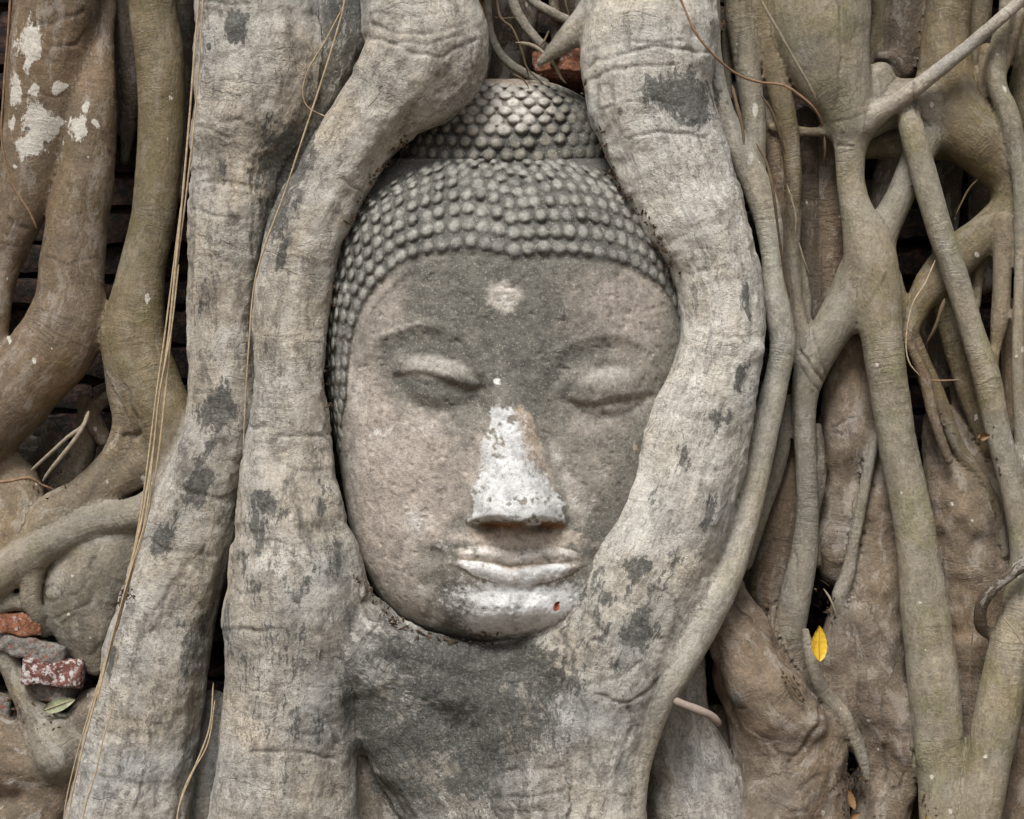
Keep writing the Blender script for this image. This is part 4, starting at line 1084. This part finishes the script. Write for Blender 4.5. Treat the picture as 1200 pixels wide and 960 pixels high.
for a in [(590, 345, 150, 50, 0, .9, .9), (590, 400, 70, 55, 0, .8, .95), (545, 375, 60, 30, 0, .8, .6), (640, 340, 60, 30, 0, .8, .5), (500, 425, 66, 40, 10, .6, .9), (545, 425, 26, 34, 0, .6, .7), (475, 450, 22, 16, 0, .6, .7), (640, 425, 40, 34, 0, .7, .6), (520, 462, 60, 25, 10, .7, .75), (690, 420, 80, 45, 0, .8, .6), (640, 455, 50, 40, 0, .8, .7), (730, 560, 60, 70, 0, .8, .55),
          (600, 310, 170, 30, 0, .8, .7), (450, 330, 40, 60, 30, .8, .5), (700, 640, 50, 40, 0, .8, .6), (520, 700, 30, 40, 0, .7, .6), (430, 400, 22, 40, 0, .7, .35), (540, 735, 40, 14, 0, .7, .6), (640, 520, 14, 60, -14, .7, .5), (525, 640, 14, 20, 0, .6, .5)]:
    hc = blend(hc, SG * (1 + 0.3 * e2)[:, None], patch(*a))
for a in [(430, 470, 22, 60, -8, .8, .75), (470, 520, 55, 40, 10, .9, .7), (460, 600, 45, 60, 0, .9, .75), (450, 360, 24, 36, 20, .8, .5), (560, 540, 22, 40, 14, .8, .6), (500, 610, 30, 30, 0, .8, .6), (460, 660, 30, 40, 0, .8, .5), (740, 345, 40, 30, 0, .9, .55), (690, 340, 30, 20, 0, .8, .35), (745, 400, 24, 40, 0, .8, .45), (700, 500, 30, 16, 0, .8, .4), (690, 560, 24, 30, 0, .8, .35), (640, 560, 8, 40, -14, .7, .5), (720, 380, 50, 20, 0, .9, .3), (480, 700, 24, 24, 0, .8, .55), (450, 560, 40, 60, 0, .9, .8), (500, 560, 40, 50, 0, .9, .6), (440, 640, 22, 40, 0, .8, .5)]:
    hc = blend(hc, np.array([0.41, 0.355, 0.305]) * (1 + 0.15 * e2)[:, None], patch(*a))
for a in [(488, 612, 18, 17, 0, .6, .75), (418, 462, 8, 34, -14, .7, .6), (495, 500, 20, 9, 20, .8, .55), (440, 520, 26, 12, -20, .9, .45), (676, 590, 10, 30, -16, .6, .6), (590, 349, 17, 17, 0, .45, .85), (655, 540, 8, 30, -14, .7, .45), (500, 437, 26, 7, 10, .7, .3), (712, 437, 26, 8, 0, .7, .4), (470, 384, 26, 3, -18, .7, .5), (500, 690, 10, 8, 0, .5, .5), (490, 655, 14, 8, 0, .6, .35), (510, 725, 10, 8, 0, .5, .5), (720, 470, 40, 14, 0, .9, .25), (415, 540, 10, 8, 0, .6, .4)]:
    hc = blend(hc, np.array([0.50, 0.455, 0.40]), patch(*a))
# lime white: nose ridge, lips, chin
nm = nH / 42.0 * (1 - smooth(0.55, 0.98, q + 0.22 * e2 + 0.15 * e3)) * smooth(466, 486, v + 6 * e2) * (v < 616)
LIME = np.clip(nm * 2.2, 0, 0.72) * (1 - 0.5 * smooth(0.40, 0.85, q + 0.3 * e1) * smooth(590, 560, v)) * smooth(-0.75, -0.2, e2 + 0.35 * e3)
LIME *= 1 - 0.55 * smooth(0.15, 0.5, (u - cN) / hwB) * smooth(580, 520, v)
hc = blend(hc, np.array([0.45, 0.36, 0.27]), smooth(0.05, 0.2, nm) * smooth(0.1, 0.5, (u - cN) / hwB) * smooth(570, 520, v) * 0.8)
lipm = inl * (((t1 > -0.1) & (t1 < 1)) | ((t2 > 0) & (t2 < 0.97))) * smooth(692, 660, u + 10 * e2)
hc = blend(hc, np.array([0.58, 0.51, 0.445]), lipm * smooth(-0.55, -0.1, e2 + 0.3 * e3) * 0.9)
hc = blend(hc, np.array([0.54, 0.46, 0.385]), patch(605, 633, 68, 10, 0, .5, .8, .8))
LIME = np.maximum(LIME, 0.60 * lipm * (t2 > 0.12)); LIME = np.maximum(LIME, 0.36 * lipm * (t2 <= 0) * (t1 < 0.8))
LIME = np.maximum(LIME, 0.30 * blob(u, v, 560, 634, 24, 8))
for cx_, cy_, rx_, ry_, ro_ in ((608, 702, 50, 15, 4), (590, 726, 36, 14, -4), (640, 714, 34, 17, -30), (612, 720, 40, 18, 0)):
    LIME = np.maximum(LIME, 1.0 * blob(u, v, cx_, cy_, rx_ * 1.2, ry_ * 1.25, ro_) ** 0.7)
for cx_, cy_, rx_, ry_, am in ((530, 695, 22, 26, .42), (450, 510, 24, 18, .3), (470, 540, 26, 14, .28), (520, 640, 16, 16, .36), (660, 700, 10, 14, .4), (690, 600, 10, 30, .3), (488, 612, 16, 15, .42), (675, 590, 8, 26, .36), (590, 349, 15, 15, .34), (655, 545, 6, 26, .34), (490, 690, 9, 7, .42), (510, 728, 9, 7, .4), (500, 500, 16, 7, .32), (418, 465, 6, 26, .3)):
    LIME = np.maximum(LIME, am * blob(u, v, cx_, cy_, rx_ * 1.2, ry_ * 1.2))
hc = blend(hc, np.array([0.36, 0.37, 0.37]), patch(574, 710, 5, 9, 0, .5, .5)); hc = blend(hc, np.array([0.36, 0.42, 0.50]), patch(622, 714, 5, 6, 0, .5, .5))
# rust under the nose and lip, shading painted round the lids and in their slits
rust = np.exp(-((v - 616) / 4.5) ** 2) * smooth(62, 52, np.abs(u - 605)) * smooth(-0.5, 0.1, e2)
hc = blend(hc, np.array([0.23, 0.10, 0.035]), rust * 0.95)
hc = blend(hc, np.array([0.20, 0.13, 0.07]), np.exp(-((v - 626) / 6) ** 2) * smooth(62, 40, np.abs(u - 605)) * 0.4)
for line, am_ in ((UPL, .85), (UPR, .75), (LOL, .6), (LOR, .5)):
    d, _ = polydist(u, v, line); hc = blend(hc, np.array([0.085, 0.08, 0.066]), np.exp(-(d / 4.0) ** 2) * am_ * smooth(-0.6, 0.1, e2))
hc = blend(hc, np.array([0.36, 0.335, 0.295]), patch(510, 427, 38, 10, 10, .8, .75)); hc = blend(hc, np.array([0.34, 0.315, 0.275]), patch(715, 443, 34, 12, 0, .8, .6))
hc = blend(hc, np.array([0.33, 0.30, 0.26]), patch(500, 484, 34, 5, 10, .8, .5))
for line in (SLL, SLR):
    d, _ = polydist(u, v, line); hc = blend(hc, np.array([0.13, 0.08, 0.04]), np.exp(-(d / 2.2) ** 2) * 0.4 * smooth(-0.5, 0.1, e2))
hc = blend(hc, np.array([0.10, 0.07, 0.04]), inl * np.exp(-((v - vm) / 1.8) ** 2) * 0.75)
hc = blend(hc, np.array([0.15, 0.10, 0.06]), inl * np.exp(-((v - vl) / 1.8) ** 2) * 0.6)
hc = blend(hc, np.array([0.70, 0.68, 0.64]), (np.hypot(u - 583, v - 447) < 4) * 1.0)
hc = blend(hc, np.array([0.70, 0.68, 0.64]), (np.hypot(u - 441, v - 507) < 3.5) * 1.0)
hc = blend(hc, np.array([0.05, 0.045, 0.04]), patch(660, 372, 3, 4, 0, .4, .7, 0))
hc = blend(hc, np.array([0.33, 0.12, 0.04]), patch(592, 529, 2.5, 6, 0, .4, .9, 0))
# hair: dark stone, gaps between knobs shaded and tops highlighted in the colour
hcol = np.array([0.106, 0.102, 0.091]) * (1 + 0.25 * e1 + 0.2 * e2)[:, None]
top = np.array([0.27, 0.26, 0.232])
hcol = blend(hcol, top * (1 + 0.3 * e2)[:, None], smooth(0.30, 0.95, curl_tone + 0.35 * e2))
hair_f = smooth(3, -3, sdist)
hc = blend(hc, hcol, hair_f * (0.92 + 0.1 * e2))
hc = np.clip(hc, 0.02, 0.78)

nT, nV = shape
ii, jj = np.meshgrid(np.arange(nT - 1), np.arange(nV - 1), indexing='ij')
a = (ii * nV + jj).ravel()
HF = np.stack([a, a + 1, a + nV + 1, a + nV], 1)
HN = vertex_normals(HVERT, HF)
if HN[:, 1].mean() > 0:
    HF = HF[:, ::-1]; HN = -HN
head = empty('stone_head', P1(600, 757, 0.06), 'large weathered grey stone Buddha head with whitened nose, lips and chin held in roots', 'statue head')
hf = hair_mask[HF].all(1)
LIME *= np.clip(1 - 1.5 * rust, 0, 1) * (~hair_mask)
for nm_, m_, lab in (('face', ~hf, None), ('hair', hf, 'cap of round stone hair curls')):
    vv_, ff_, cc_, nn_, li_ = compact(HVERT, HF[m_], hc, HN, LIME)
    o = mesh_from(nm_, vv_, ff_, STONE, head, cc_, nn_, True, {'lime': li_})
    if lab: o['label'] = lab

# --- topknot
def topknot():
    vs = np.concatenate([np.linspace(92.5, 104, 14), np.arange(105, 197, 1.4)])
    th = np.linspace(-1.95, 1.95, 260)
    T, Vv = np.meshgrid(th, vs, indexing='ij')
    w = sitp(Vv, [(92, 16), (94, 34), (98, 55), (106, 74), (118, 95), (135, 109), (155, 119), (180, 127), (197, 131)])
    d = sitp(Vv, [(92, 4), (94, 14), (98, 26), (106, 40), (118, 52), (135, 62), (155, 70), (180, 77), (197, 80)])
    inn = np.clip(T, -math.pi / 2, math.pi / 2)
    U = 596 + w * np.sin(inn)
    H = d * np.abs(np.cos(inn)) ** 0.86 - np.maximum(np.abs(T) - math.pi / 2, 0) * 80
    u, v, h, t = U.ravel(), Vv.ravel(), H.ravel(), T.ravel()
    un = 596 + w.ravel() * t
    p = np.stack([u, h, v], 1) / 1000
    e1, e2 = fbm(p * 30 + 3, 3), fbm(p * 90 + 3, 3)
    ch = np.zeros(u.shape); ct = np.zeros(u.shape)
    rows = [183, 167, 153, 141, 130, 120, 111.5, 104.5, 99]
    for j, rv in enumerate(rows):
        wr = np.interp(rv, vs, w[0]); st = 19.0
        n = int(wr * 1.9 * 2 / st)
        for k in range(-n // 2 - 1, n // 2 + 2):
            cu = 592 + (k + (j % 2) * 0.5) * st + rng.normal(0, 0.9); cv = rv + rng.normal(0, 0.8) - 0.0004 * (cu - 592) ** 2
            rx = 8.8 * rng.uniform(.92, 1.06); ry = (8.2 - 0.45 * j) * rng.uniform(.92, 1.06)
            m = np.nonzero((np.abs(un - cu) < 11) & (np.abs(v - cv) < 11))[0]
            q = ((un[m] - cu) / rx) ** 2 + ((v[m] - cv) / ry) ** 2 + 0.10 * vnoise(p[m] * 150 + j)
            wear = rng.uniform(.55, 1.08) * (0.45 if cu > 670 else 1) * (0.3 if rng.random() < .08 else 1)
            ch[m] = np.maximum(ch[m], 10 * wear * np.sqrt(np.clip(1 - q, 0, 1)))
            ct[m] = np.maximum(ct[m], np.clip(1 - q, 0, 1) ** 0.6)
    h = h + ch + 1.2 * e1 + 0.8 * e2
    vert = P(u, v, HEAD_Y + 0.030 - h / 1000)
    c = np.array([0.105, 0.102, 0.092]) * (1 + 0.25 * e1 + 0.2 * e2)[:, None]
    pale = smooth(0.15, 0.75, blob(u, v, 592, 128, 62, 34) + 0.3 * e1)
    c = blend(c, np.array([0.25, 0.232, 0.20]), pale * 0.85)
    c = blend(c, np.array([0.21, 0.195, 0.16]), smooth(0.35, 0.95, ct + 0.25 * e2))  # curl tops lightened against dark gaps, shading held in the colour
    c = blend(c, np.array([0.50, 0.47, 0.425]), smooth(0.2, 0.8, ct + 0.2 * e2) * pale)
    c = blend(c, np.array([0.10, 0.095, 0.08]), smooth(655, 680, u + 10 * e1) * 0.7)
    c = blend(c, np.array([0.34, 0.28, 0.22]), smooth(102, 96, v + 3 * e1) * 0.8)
    nT, nV = U.shape
    ii, jj = np.meshgrid(np.arange(nT - 1), np.arange(nV - 1), indexing='ij')
    a = (ii * nV + jj).ravel()
    f = np.stack([a, a + 1, a + nV + 1, a + nV], 1)
    n = vertex_normals(vert, f)
    if n[:, 1].mean() > 0: f = f[:, ::-1]; n = -n
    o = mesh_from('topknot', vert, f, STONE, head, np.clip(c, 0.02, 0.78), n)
    o['label'] = 'domed topknot of stone curls, pale in the middle'
topknot()

# ------------------------------------------------------------------ bricks, vines, leaves
def tube(pts, sides=8):
    """pts: rows of x, y, z, r -> vertices and quads, ends tapered shut"""
    L = catmull(pts, 0.006)
    n = len(L)
    t = np.gradient(L[:, :3], axis=0); t /= np.linalg.norm(t, axis=1, keepdims=True) + 1e-12
    ref = np.array([0.2, -1.0, 0.15])
    a = np.cross(t, ref); a /= np.linalg.norm(a, axis=1, keepdims=True) + 1e-12
    b = np.cross(a, t)
    ang = np.linspace(0, 2 * math.pi, sides, endpoint=False)
    r = L[:, 3] * (1 + 0.18 * vnoise(L[:, :3] * 90 + 3)); r[0] *= 0.35; r[-1] *= 0.35
    v = (L[:, None, :3] + r[:, None, None] * (np.cos(ang)[None, :, None] * a[:, None] + np.sin(ang)[None, :, None] * b[:, None])).reshape(-1, 3)
    f = []
    for i in range(n - 1):
        for k in range(sides):
            k2 = (k + 1) % sides
            f.append((i * sides + k, i * sides + k2, (i + 1) * sides + k2, (i + 1) * sides + k))
    return v, np.array(f)

def strand(name, lines, mat, label=None, cat=None, group=None, parent=None):
    vs, fs, o = [], [], 0
    for pts in lines:
        ctrl = []
        for px, py, r, y in pts:
            w = P1(px, py, y / 1000); ctrl.append((*w, r / 1000 * (0.74 if name == 'hanging_vine' else 1.0)))
        v, f = tube(ctrl); vs.append(v); fs.append(f + o); o += len(v)
    ob = mesh_from(name, np.vstack(vs), np.vstack(fs), mat, parent)
    return tag(ob, label, cat, group)

def jig(pts, dx, amp, y):
    out = []
    for k, (px, py, r, yy) in enumerate(pts):
        out.append((px + dx * math.sin(k * 1.3 + dx) + random.uniform(-amp, amp), py, r, yy + y))
    return out

main = [(236, -40, 1.6, -52), (228, 60, 1.6, -52), (221, 150, 1.7, -50), (213, 240, 1.8, -50), (206, 310, 1.9, -50), (198, 390, 2.0, -52), (189, 460, 2.0, -56), (178, 540, 2.0, -60), (166, 610, 2.0, -62), (152, 670, 1.9, -64), (135, 740, 1.9, -66), (112, 820, 1.8, -66), (96, 880, 1.6, -66), (82, 945, 1.4, -64), (78, 1000, 1.2, -60)]
strand('hanging_vine', [main,
    [(x + 4 + 2.5 * math.sin(i * 1.1), y_, r * .8, d + 3) for i, (x, y_, r, d) in enumerate(main[:11])],
    [(x - 3 + 2.5 * math.sin(i * 0.9 + 2), y_, r * .7, d + 4) for i, (x, y_, r, d) in enumerate(main[3:])],
    [(x + 1 + 3 * math.sin(i * 1.7 + 1), y_, r * .6, d - 3) for i, (x, y_, r, d) in enumerate(main[4:12])]],
    STRAW, 'bundle of straw coloured vine fibres hanging down in front of the olive root', 'vine')
strand('hanging_vine', [[(408, -30, 1.5, -75), (402, 10, 1.5, -74), (388, 60, 1.5, -72), (372, 110, 1.4, -66), (352, 170, 1.5, -60), (332, 230, 1.4, -56), (308, 295, 1.4, -54), (297, 340, 1.3, -52), (292, 400, 1.3, -50), (288, 460, 1.2, -46), (285, 525, 1.0, -40)],
                        [(400, 12, 1.1, -76), (380, 50, 1.1, -74), (362, 80, 1.1, -70), (355, 105, 1.1, -66), (360, 125, 1.1, -60), (384, 138, 1.0, -56)]],
       STRAW, 'long thin straw vine trailing down across the pale trunk', 'vine')
strand('hanging_vine', [[(14, -30, 1.8, -38), (10, 30, 1.8, -36), (4, 110, 1.8, -32), (2, 165, 1.7, -26), (14, 215, 2.0, -20), (34, 248, 2.2, -14), (43, 268, 1.6, -8)]],
       RUSTY, 'thin brown vine at the left edge over the lichened root', 'vine')
strand('hanging_vine', [[(785, -30, 1.8, -74), (800, 5, 1.9, -74), (815, 38, 1.9, -73), (838, 66, 2.0, -66), (862, 86, 2.0, -52), (888, 96, 2.1, -46), (918, 100, 2.1, -50), (940, 114, 2.0, -50), (955, 128, 1.9, -46), (963, 144, 1.8, -34), (962, 150, 1.5, -10)]],
       RUSTY, 'curved orange brown tendril crossing from the pale right root to a hollow', 'vine')
strand('hanging_vine', [[(880, -30, 2.0, -56), (894, 4, 2.2, -56), (912, 36, 2.3, -55), (930, 68, 2.4, -50), (944, 92, 2.4, -46), (954, 112, 2.4, -40), (957, 124, 2.0, -30)]],
       GREYTWIG, 'straight grey tendril lying on the olive trunk', 'vine')
strand('hanging_vine', [[(1096, 305, 1.0, -6), (1084, 332, 1.1, -8), (1070, 355, 1.1, -8), (1063, 385, 1.1, -6), (1062, 410, 1.2, -4), (1067, 428, 1.3, -2), (1078, 440, 0.8, 2)]],
       STRAW, 'fine pale tendril curving over a dark gap', 'vine')
strand('hanging_vine', [[(250, 800, 1.0, -34), (246, 850, 1.2, -36), (232, 890, 1.3, -38), (214, 930, 1.3, -44), (204, 975, 1.2, -46)],
                        [(252, 820, 0.9, -34), (244, 870, 1.1, -36), (226, 905, 1.1, -40), (210, 945, 1.1, -46), (207, 980, 1.0, -46)]],
       STRAW, 'pair of thin straw fibres in the shaded cleft left of the trunk foot', 'vine')
strand('hanging_vine', [[(139, 750, 0.9, -46), (136, 780, 1.0, -50)], [(134, 824, 1.0, -52), (122, 862, 1.2, -52), (112, 905, 1.3, -54), (100, 945, 1.3, -56), (92, 985, 1.2, -56)]],
       STRAW, 'short loose fibre lying against the foot of the pale trunk', 'vine')
strand('twig', [[(104, 482, 3.4, 45), (97, 500, 3.0, 40), (80, 512, 2.4, 38), (58, 532, 2.0, 40), (36, 552, 1.8, 46)]],
       GREYTWIG, 'bare grey twig lodged in the hollow between left roots, upper of two', 'twig')
strand('twig', [[(102, 492, 2.6, 40), (90, 512, 2.4, 36), (72, 535, 2.4, 34), (58, 552, 2.2, 36), (50, 564, 1.8, 40)]],
       GREYTWIG, 'bare grey twig lodged in the hollow between left roots, lower of two', 'twig')
strand('twig', [[(-20, 566, 1.6, -2), (10, 564, 1.7, -4), (34, 560, 1.8, 0), (48, 568, 1.6, 10), (64, 574, 1.2, 20)]],
       RUSTY, 'thin reddish twig lying across the tan root at left edge', 'twig')
# small rootlets that belong to the tree
for mat, pts in ((PALETWIG, [(780, 815, 4, -22), (795, 823, 5, -40), (815, 831, 5, -44), (832, 838, 5, -42), (841, 846, 4.6, -36), (842, 850, 3, -30)]),
                 (DARKTWIG, [(580, -20, 1.5, 60), (586, 20, 1.6, 55), (598, 30, 1.4, 52), (606, 45, 1.4, 52), (614, 68, 1.3, 56), (620, 92, 1.0, 60)]),
                 (GREYTWIG, [(604, 50, 1.8, 40), (620, 52, 2.4, 38), (632, 58, 2.6, 38), (640, 66, 2.4, 38), (650, 76, 2.2, 38), (658, 92, 1.6, 40), (664, 98, 1, 44)]),
                 (DARKTWIG, [(612, 60, 1.2, 50), (618, 80, 1.2, 52), (634, 96, 1.0, 58)]),
                 (DARKTWIG, [(660, -10, 1.1, 60), (664, 8, 1.1, 60), (668, 22, 0.9, 62)]),
                 (DARKTWIG, [(578, 20, 1.2, 66), (592, 22, 1.2, 62), (604, 20, 0.9, 62)]),
                 (DARKTWIG, [(643, 36, 1.3, 60), (638, 48, 1.4, 56), (630, 56, 1.0, 52)]),
                 (DARKTWIG, [(600, 86, 1.3, 40), (614, 94, 1.2, 40), (620, 104, 0.8, 44)]),
                 (DARKTWIG, [(858, 100, 2, 6), (864, 125, 2.2, 0), (870, 150, 2, -2), (872, 170, 1.4, -4)]),
                 (DARKTWIG, [(886, 168, 1.4, -4), (898, 190, 1.7, -6), (906, 225, 1.8, -8), (912, 270, 1.7, 6), (918, 310, 1.6, 22), (926, 350, 1.2, 36)]),
                 (DARKTWIG, [(892, 112, 1.5, 0), (904, 130, 1.6, 6), (912, 152, 1.6, 12), (920, 180, 1.2, 24)]),
                 (DARKTWIG, [(905, 285, 1.2, 24), (914, 320, 1.5, 30), (920, 350, 1.5, 34), (922, 380, 1.0, 38)]),
                 (GREYTWIG, [(922, 216, 1.2, 40), (932, 250, 1.4, 40), (932, 275, 1.0, 44)]),
                 (GREYTWIG, [(936, 284, 1.1, 50), (942, 305, 1.2, 52), (948, 320, 0.8, 56)]),
                 (DARKTWIG, [(966, 160, 1.6, 30), (967, 178, 1.4, 36), (965, 190, 1, 44)]),
                 (DARKTWIG, [(1120, 252, 1, 70), (1134, 224, 1.3, 62), (1146, 210, 1.1, 50)]),
                 (RUSTY, [(1088, 446, 1.1, 20), (1108, 446, 1.1, 18), (1126, 445, 0.8, 22)]),
                 (DARKTWIG, [(1086, 402, 1.2, 60), (1096, 384, 2.6, 48), (1104, 360, 2.8, 40), (1107, 350, 1.6, 40)]),
                 (GREYTWIG, [(965, 690, 1.2, 40), (972, 700, 1.4, 36), (978, 715, 1.2, 36), (982, 728, 0.8, 40)]),
                 (DARKTWIG, [(1140, 740, 0.8, 0), (1136, 800, 0.8, 2), (1138, 880, 0.7, 4)]),
                 (GREYTWIG, [(1174, 722, 1.0, -14), (1188, 738, 1.1, -26), (1200, 758, 0.9, -30)]),
                 (DARKTWIG, [(924, 790, 1.6, 0), (932, 802, 2.0, -6), (940, 816, 1.2, -4)]),
                 (DARKTWIG, [(918, 792, 1.2, -2), (930, 812, 1.4, -6), (944, 826, 0.8, -2)])):
    strand('rootlet', [pts], mat, parent=tree)

# --- loose bricks in the hollow at the lower left, and one above the head
def brick(L, H, T, px, py, y, rot, mat, label, seed):
    v, f = brick_block(L, H, T, 0.003, seed, 0.0024, 0.0045)
    ob = mesh_from('loose_brick', v, f, mat)
    ob.location = P1(px, py, y).tolist()
    ob.rotation_euler = [math.radians(a) for a in rot]
    return tag(ob, label, 'brick', 'broken bricks wedged between the roots')
brick(0.072, 0.028, 0.09, 20, 732, 0.100, (-8, 3, 6), BRICK_RED, 'orange red broken brick, topmost of the pile in the lower left hollow', 1)
brick(0.088, 0.026, 0.09, 46, 759, 0.100, (-6, 14, -4), BRICK_GREY, 'grey crusted brick just under the orange red brick', 2)
brick(0.070, 0.034, 0.09, 66, 786, 0.095, (-6, 6, 8), BRICK_WHITE, 'brick streaked with white lime in the lower left hollow', 3)
brick(0.064, 0.020, 0.09, 66, 808, 0.11, (-4, 2, -6), BRICK_GREY, 'flat grey brick beneath the white streaked brick', 4)
brick(0.062, 0.030, 0.07, 655, 88, 0.140, (-20, -2, -4), BRICK_RED, 'red brick jammed behind the topknot under the short limb', 5)
brick(0.060, 0.040, 0.07, -4, 832, 0.12, (-4, 2, -6), BRICK_GREY, 'dark brick at the left edge below the leaning root', 6)

def leaf(name, L, W, mat, px, py, y, rot, label, cat='leaf', curl=0.12, group=None):
    n, k = 18, 8
    vs = []
    for i in range(n + 1):
        t = i / n
        w = W / 2 * (math.sin(math.pi * t ** 0.85) ** 0.75 if 0 < t < 1 else 0.02)
        for j in range(-k, k + 1):
            s = j / k
            vs.append((w * s, -curl * W * (s * s) - 0.25 * curl * L * (2 * t - 1) ** 2 + 0.05 * W * abs(s) ** 0.5 + 0.0006 * math.sin(t * 40) * abs(s), (t - 0.5) * L))
    vs = np.array(vs); m = 2 * k + 1
    f = np.array([(i * m + j, i * m + j + 1, (i + 1) * m + j + 1, (i + 1) * m + j) for i in range(n) for j in range(2 * k)])
    back = vs + np.array([0, 0.0006, 0])
    fb = f[:, ::-1] + len(vs)
    v, ff = np.vstack([vs, back]), np.vstack([f, fb])
    ob = mesh_from(name, v, ff, mat)
    ob.location = P1(px, py, y).tolist(); ob.rotation_euler = [math.radians(a) for a in rot]
    if L > 0.035:
        rib, rf = tube([(0, 0.0 - 0.25 * curl * L * (2 * t - 1) ** 2 - 0.0004, (t - 0.5) * L, 0.0005 * (1.2 - t)) for t in np.linspace(0.0, 0.97, 6)], 6)
        r_ = mesh_from('midrib', rib, rf, OLEAF if mat is YLEAF else STRAW)
        r_.parent = ob
    return tag(ob, label, cat, group)
leaf('yellow_leaf', 0.041, 0.021, YLEAF, 959.5, 754.5, -0.012, (-10, 6, 22), 'bright yellow fallen leaf caught between the brown roots')
leaf('withered_leaf', 0.040, 0.016, PLEAF, 69, 826, 0.055, (-20, 74, 10), 'pale green withered leaf lying under the loose bricks')
leaf('dead_leaf', 0.030, 0.011, OLEAF, 561, 12, 0.045, (10, -14, 30), 'ochre dead leaf tucked in the gap above the head at left', curl=0.4)
leaf('dead_leaf', 0.026, 0.010, BLEAF, 996, 936, 0.02, (-10, -14, 20), 'brown dead leaf on end in the dark gap at the bottom', curl=0.3)
leaf('dead_leaf', 0.016, 0.009, BLEAF, 1001, 957, 0.01, (-30, 60, 0), 'small brown dead leaf at the bottom edge between two earthy roots', curl=0.3)
leaf('dead_leaf', 0.026, 0.012, OLEAF, 1092, 952, 0.045, (-20, 60, 0), 'ochre dead leaf at the base of the long greenish root', curl=0.3)
leaf('petal_scrap', 0.013, 0.008, REDBIT, 650, 711, -0.070, (-20, 40, 40), 'small orange red petal scrap beside the white chin', 'petal', curl=0.5)
leaf('dead_leaf', 0.018, 0.009, BLEAF, 1150, 512, 0.02, (-20, 80, 10), 'curled brown dead leaf in the dark pocket at right', curl=0.5)

# --- crumbs of bark, soil and leaf caught in the crevices
SURF = np.vstack([V2, HVERT]); SU, SV = to_px(SURF)
def surf_y(px, py, r=2.5):
    m = (np.abs(SU - px) < r) & (np.abs(SV - py) < r)
    return float(SURF[m, 1].min()) if m.any() else 0.15
LIT_A = plain_material('litter_crumbs', (0.075, 0.050, 0.032), 0.7, 300, 0.001, 0.95, (0.17, 0.115, 0.065), 0.60)
cv_, cf_, co_ = [], [], 0
for path, n_, spread_ in (([(704, 150), (708, 190), (728, 222), (756, 256), (778, 290), (792, 330)], 46, 3.5), ([(478, 160), (452, 196), (430, 222), (408, 285)], 26, 4), ([(418, 676), (442, 704), (472, 732), (520, 750), (575, 746)], 40, 4),
                          ([(392, 330), (384, 420), (392, 520)], 14, 3), ([(918, 790), (932, 803), (945, 825)], 9, 4), ([(995, 905), (1000, 935), (1002, 958)], 30, 8), ([(146, 682), (150, 700), (142, 712)], 22, 5),
                          ([(30, 555), (60, 575), (100, 535)], 16, 8), ([(960, 690), (972, 715)], 22, 8), ([(1168, 515), (1166, 560)], 6, 7), ([(575, 92), (640, 98), (690, 105)], 22, 4), ([(1080, 925), (1090, 955)], 5, 6), ([(20, 830), (60, 840)], 18, 10)):
    a_ = catmull([(x_, y_, 0, 0) for x_, y_ in path], 2.0)[:, :2]
    for _ in range(int(n_ * 1.8)):
        px, py = a_[rng.integers(len(a_))] + rng.normal(0, spread_, 2)
        yy = surf_y(px, py, 3.5) + 0.0025
        L_, W_, T_ = rng.uniform(0.0012, 0.0048) * (1.8 if rng.random() < .12 else 1), rng.uniform(0.0009, 0.0024), rng.uniform(0.0006, 0.0014)
        q_ = np.array([[-1, 0, 0], [-.3, -.9, .3], [.5, -.8, -.2], [1, .1, 0], [.4, .9, .2], [-.5, .8, -.1], [0, 0, 1.2], [0, 0, -1.2]]) * [L_, W_, T_] * rng.uniform(.7, 1.3, (8, 3))
        A_ = np.linalg.qr(rng.normal(0, 1, (3, 3)))[0]
        cv_.append(q_ @ A_ + P1(px, py, yy))
        cf_ += [(co_ + i, co_ + (i + 1) % 6, co_ + 6) for i in range(6)] + [(co_ + (i + 1) % 6, co_ + i, co_ + 7) for i in range(6)]
        co_ += 8
tag(mesh_from('leaf_litter', np.vstack(cv_), cf_, LIT_A, smooth_=False), 'brown crumbs of leaf and soil caught in the crevices round the head and roots', 'litter', None, 'stuff')
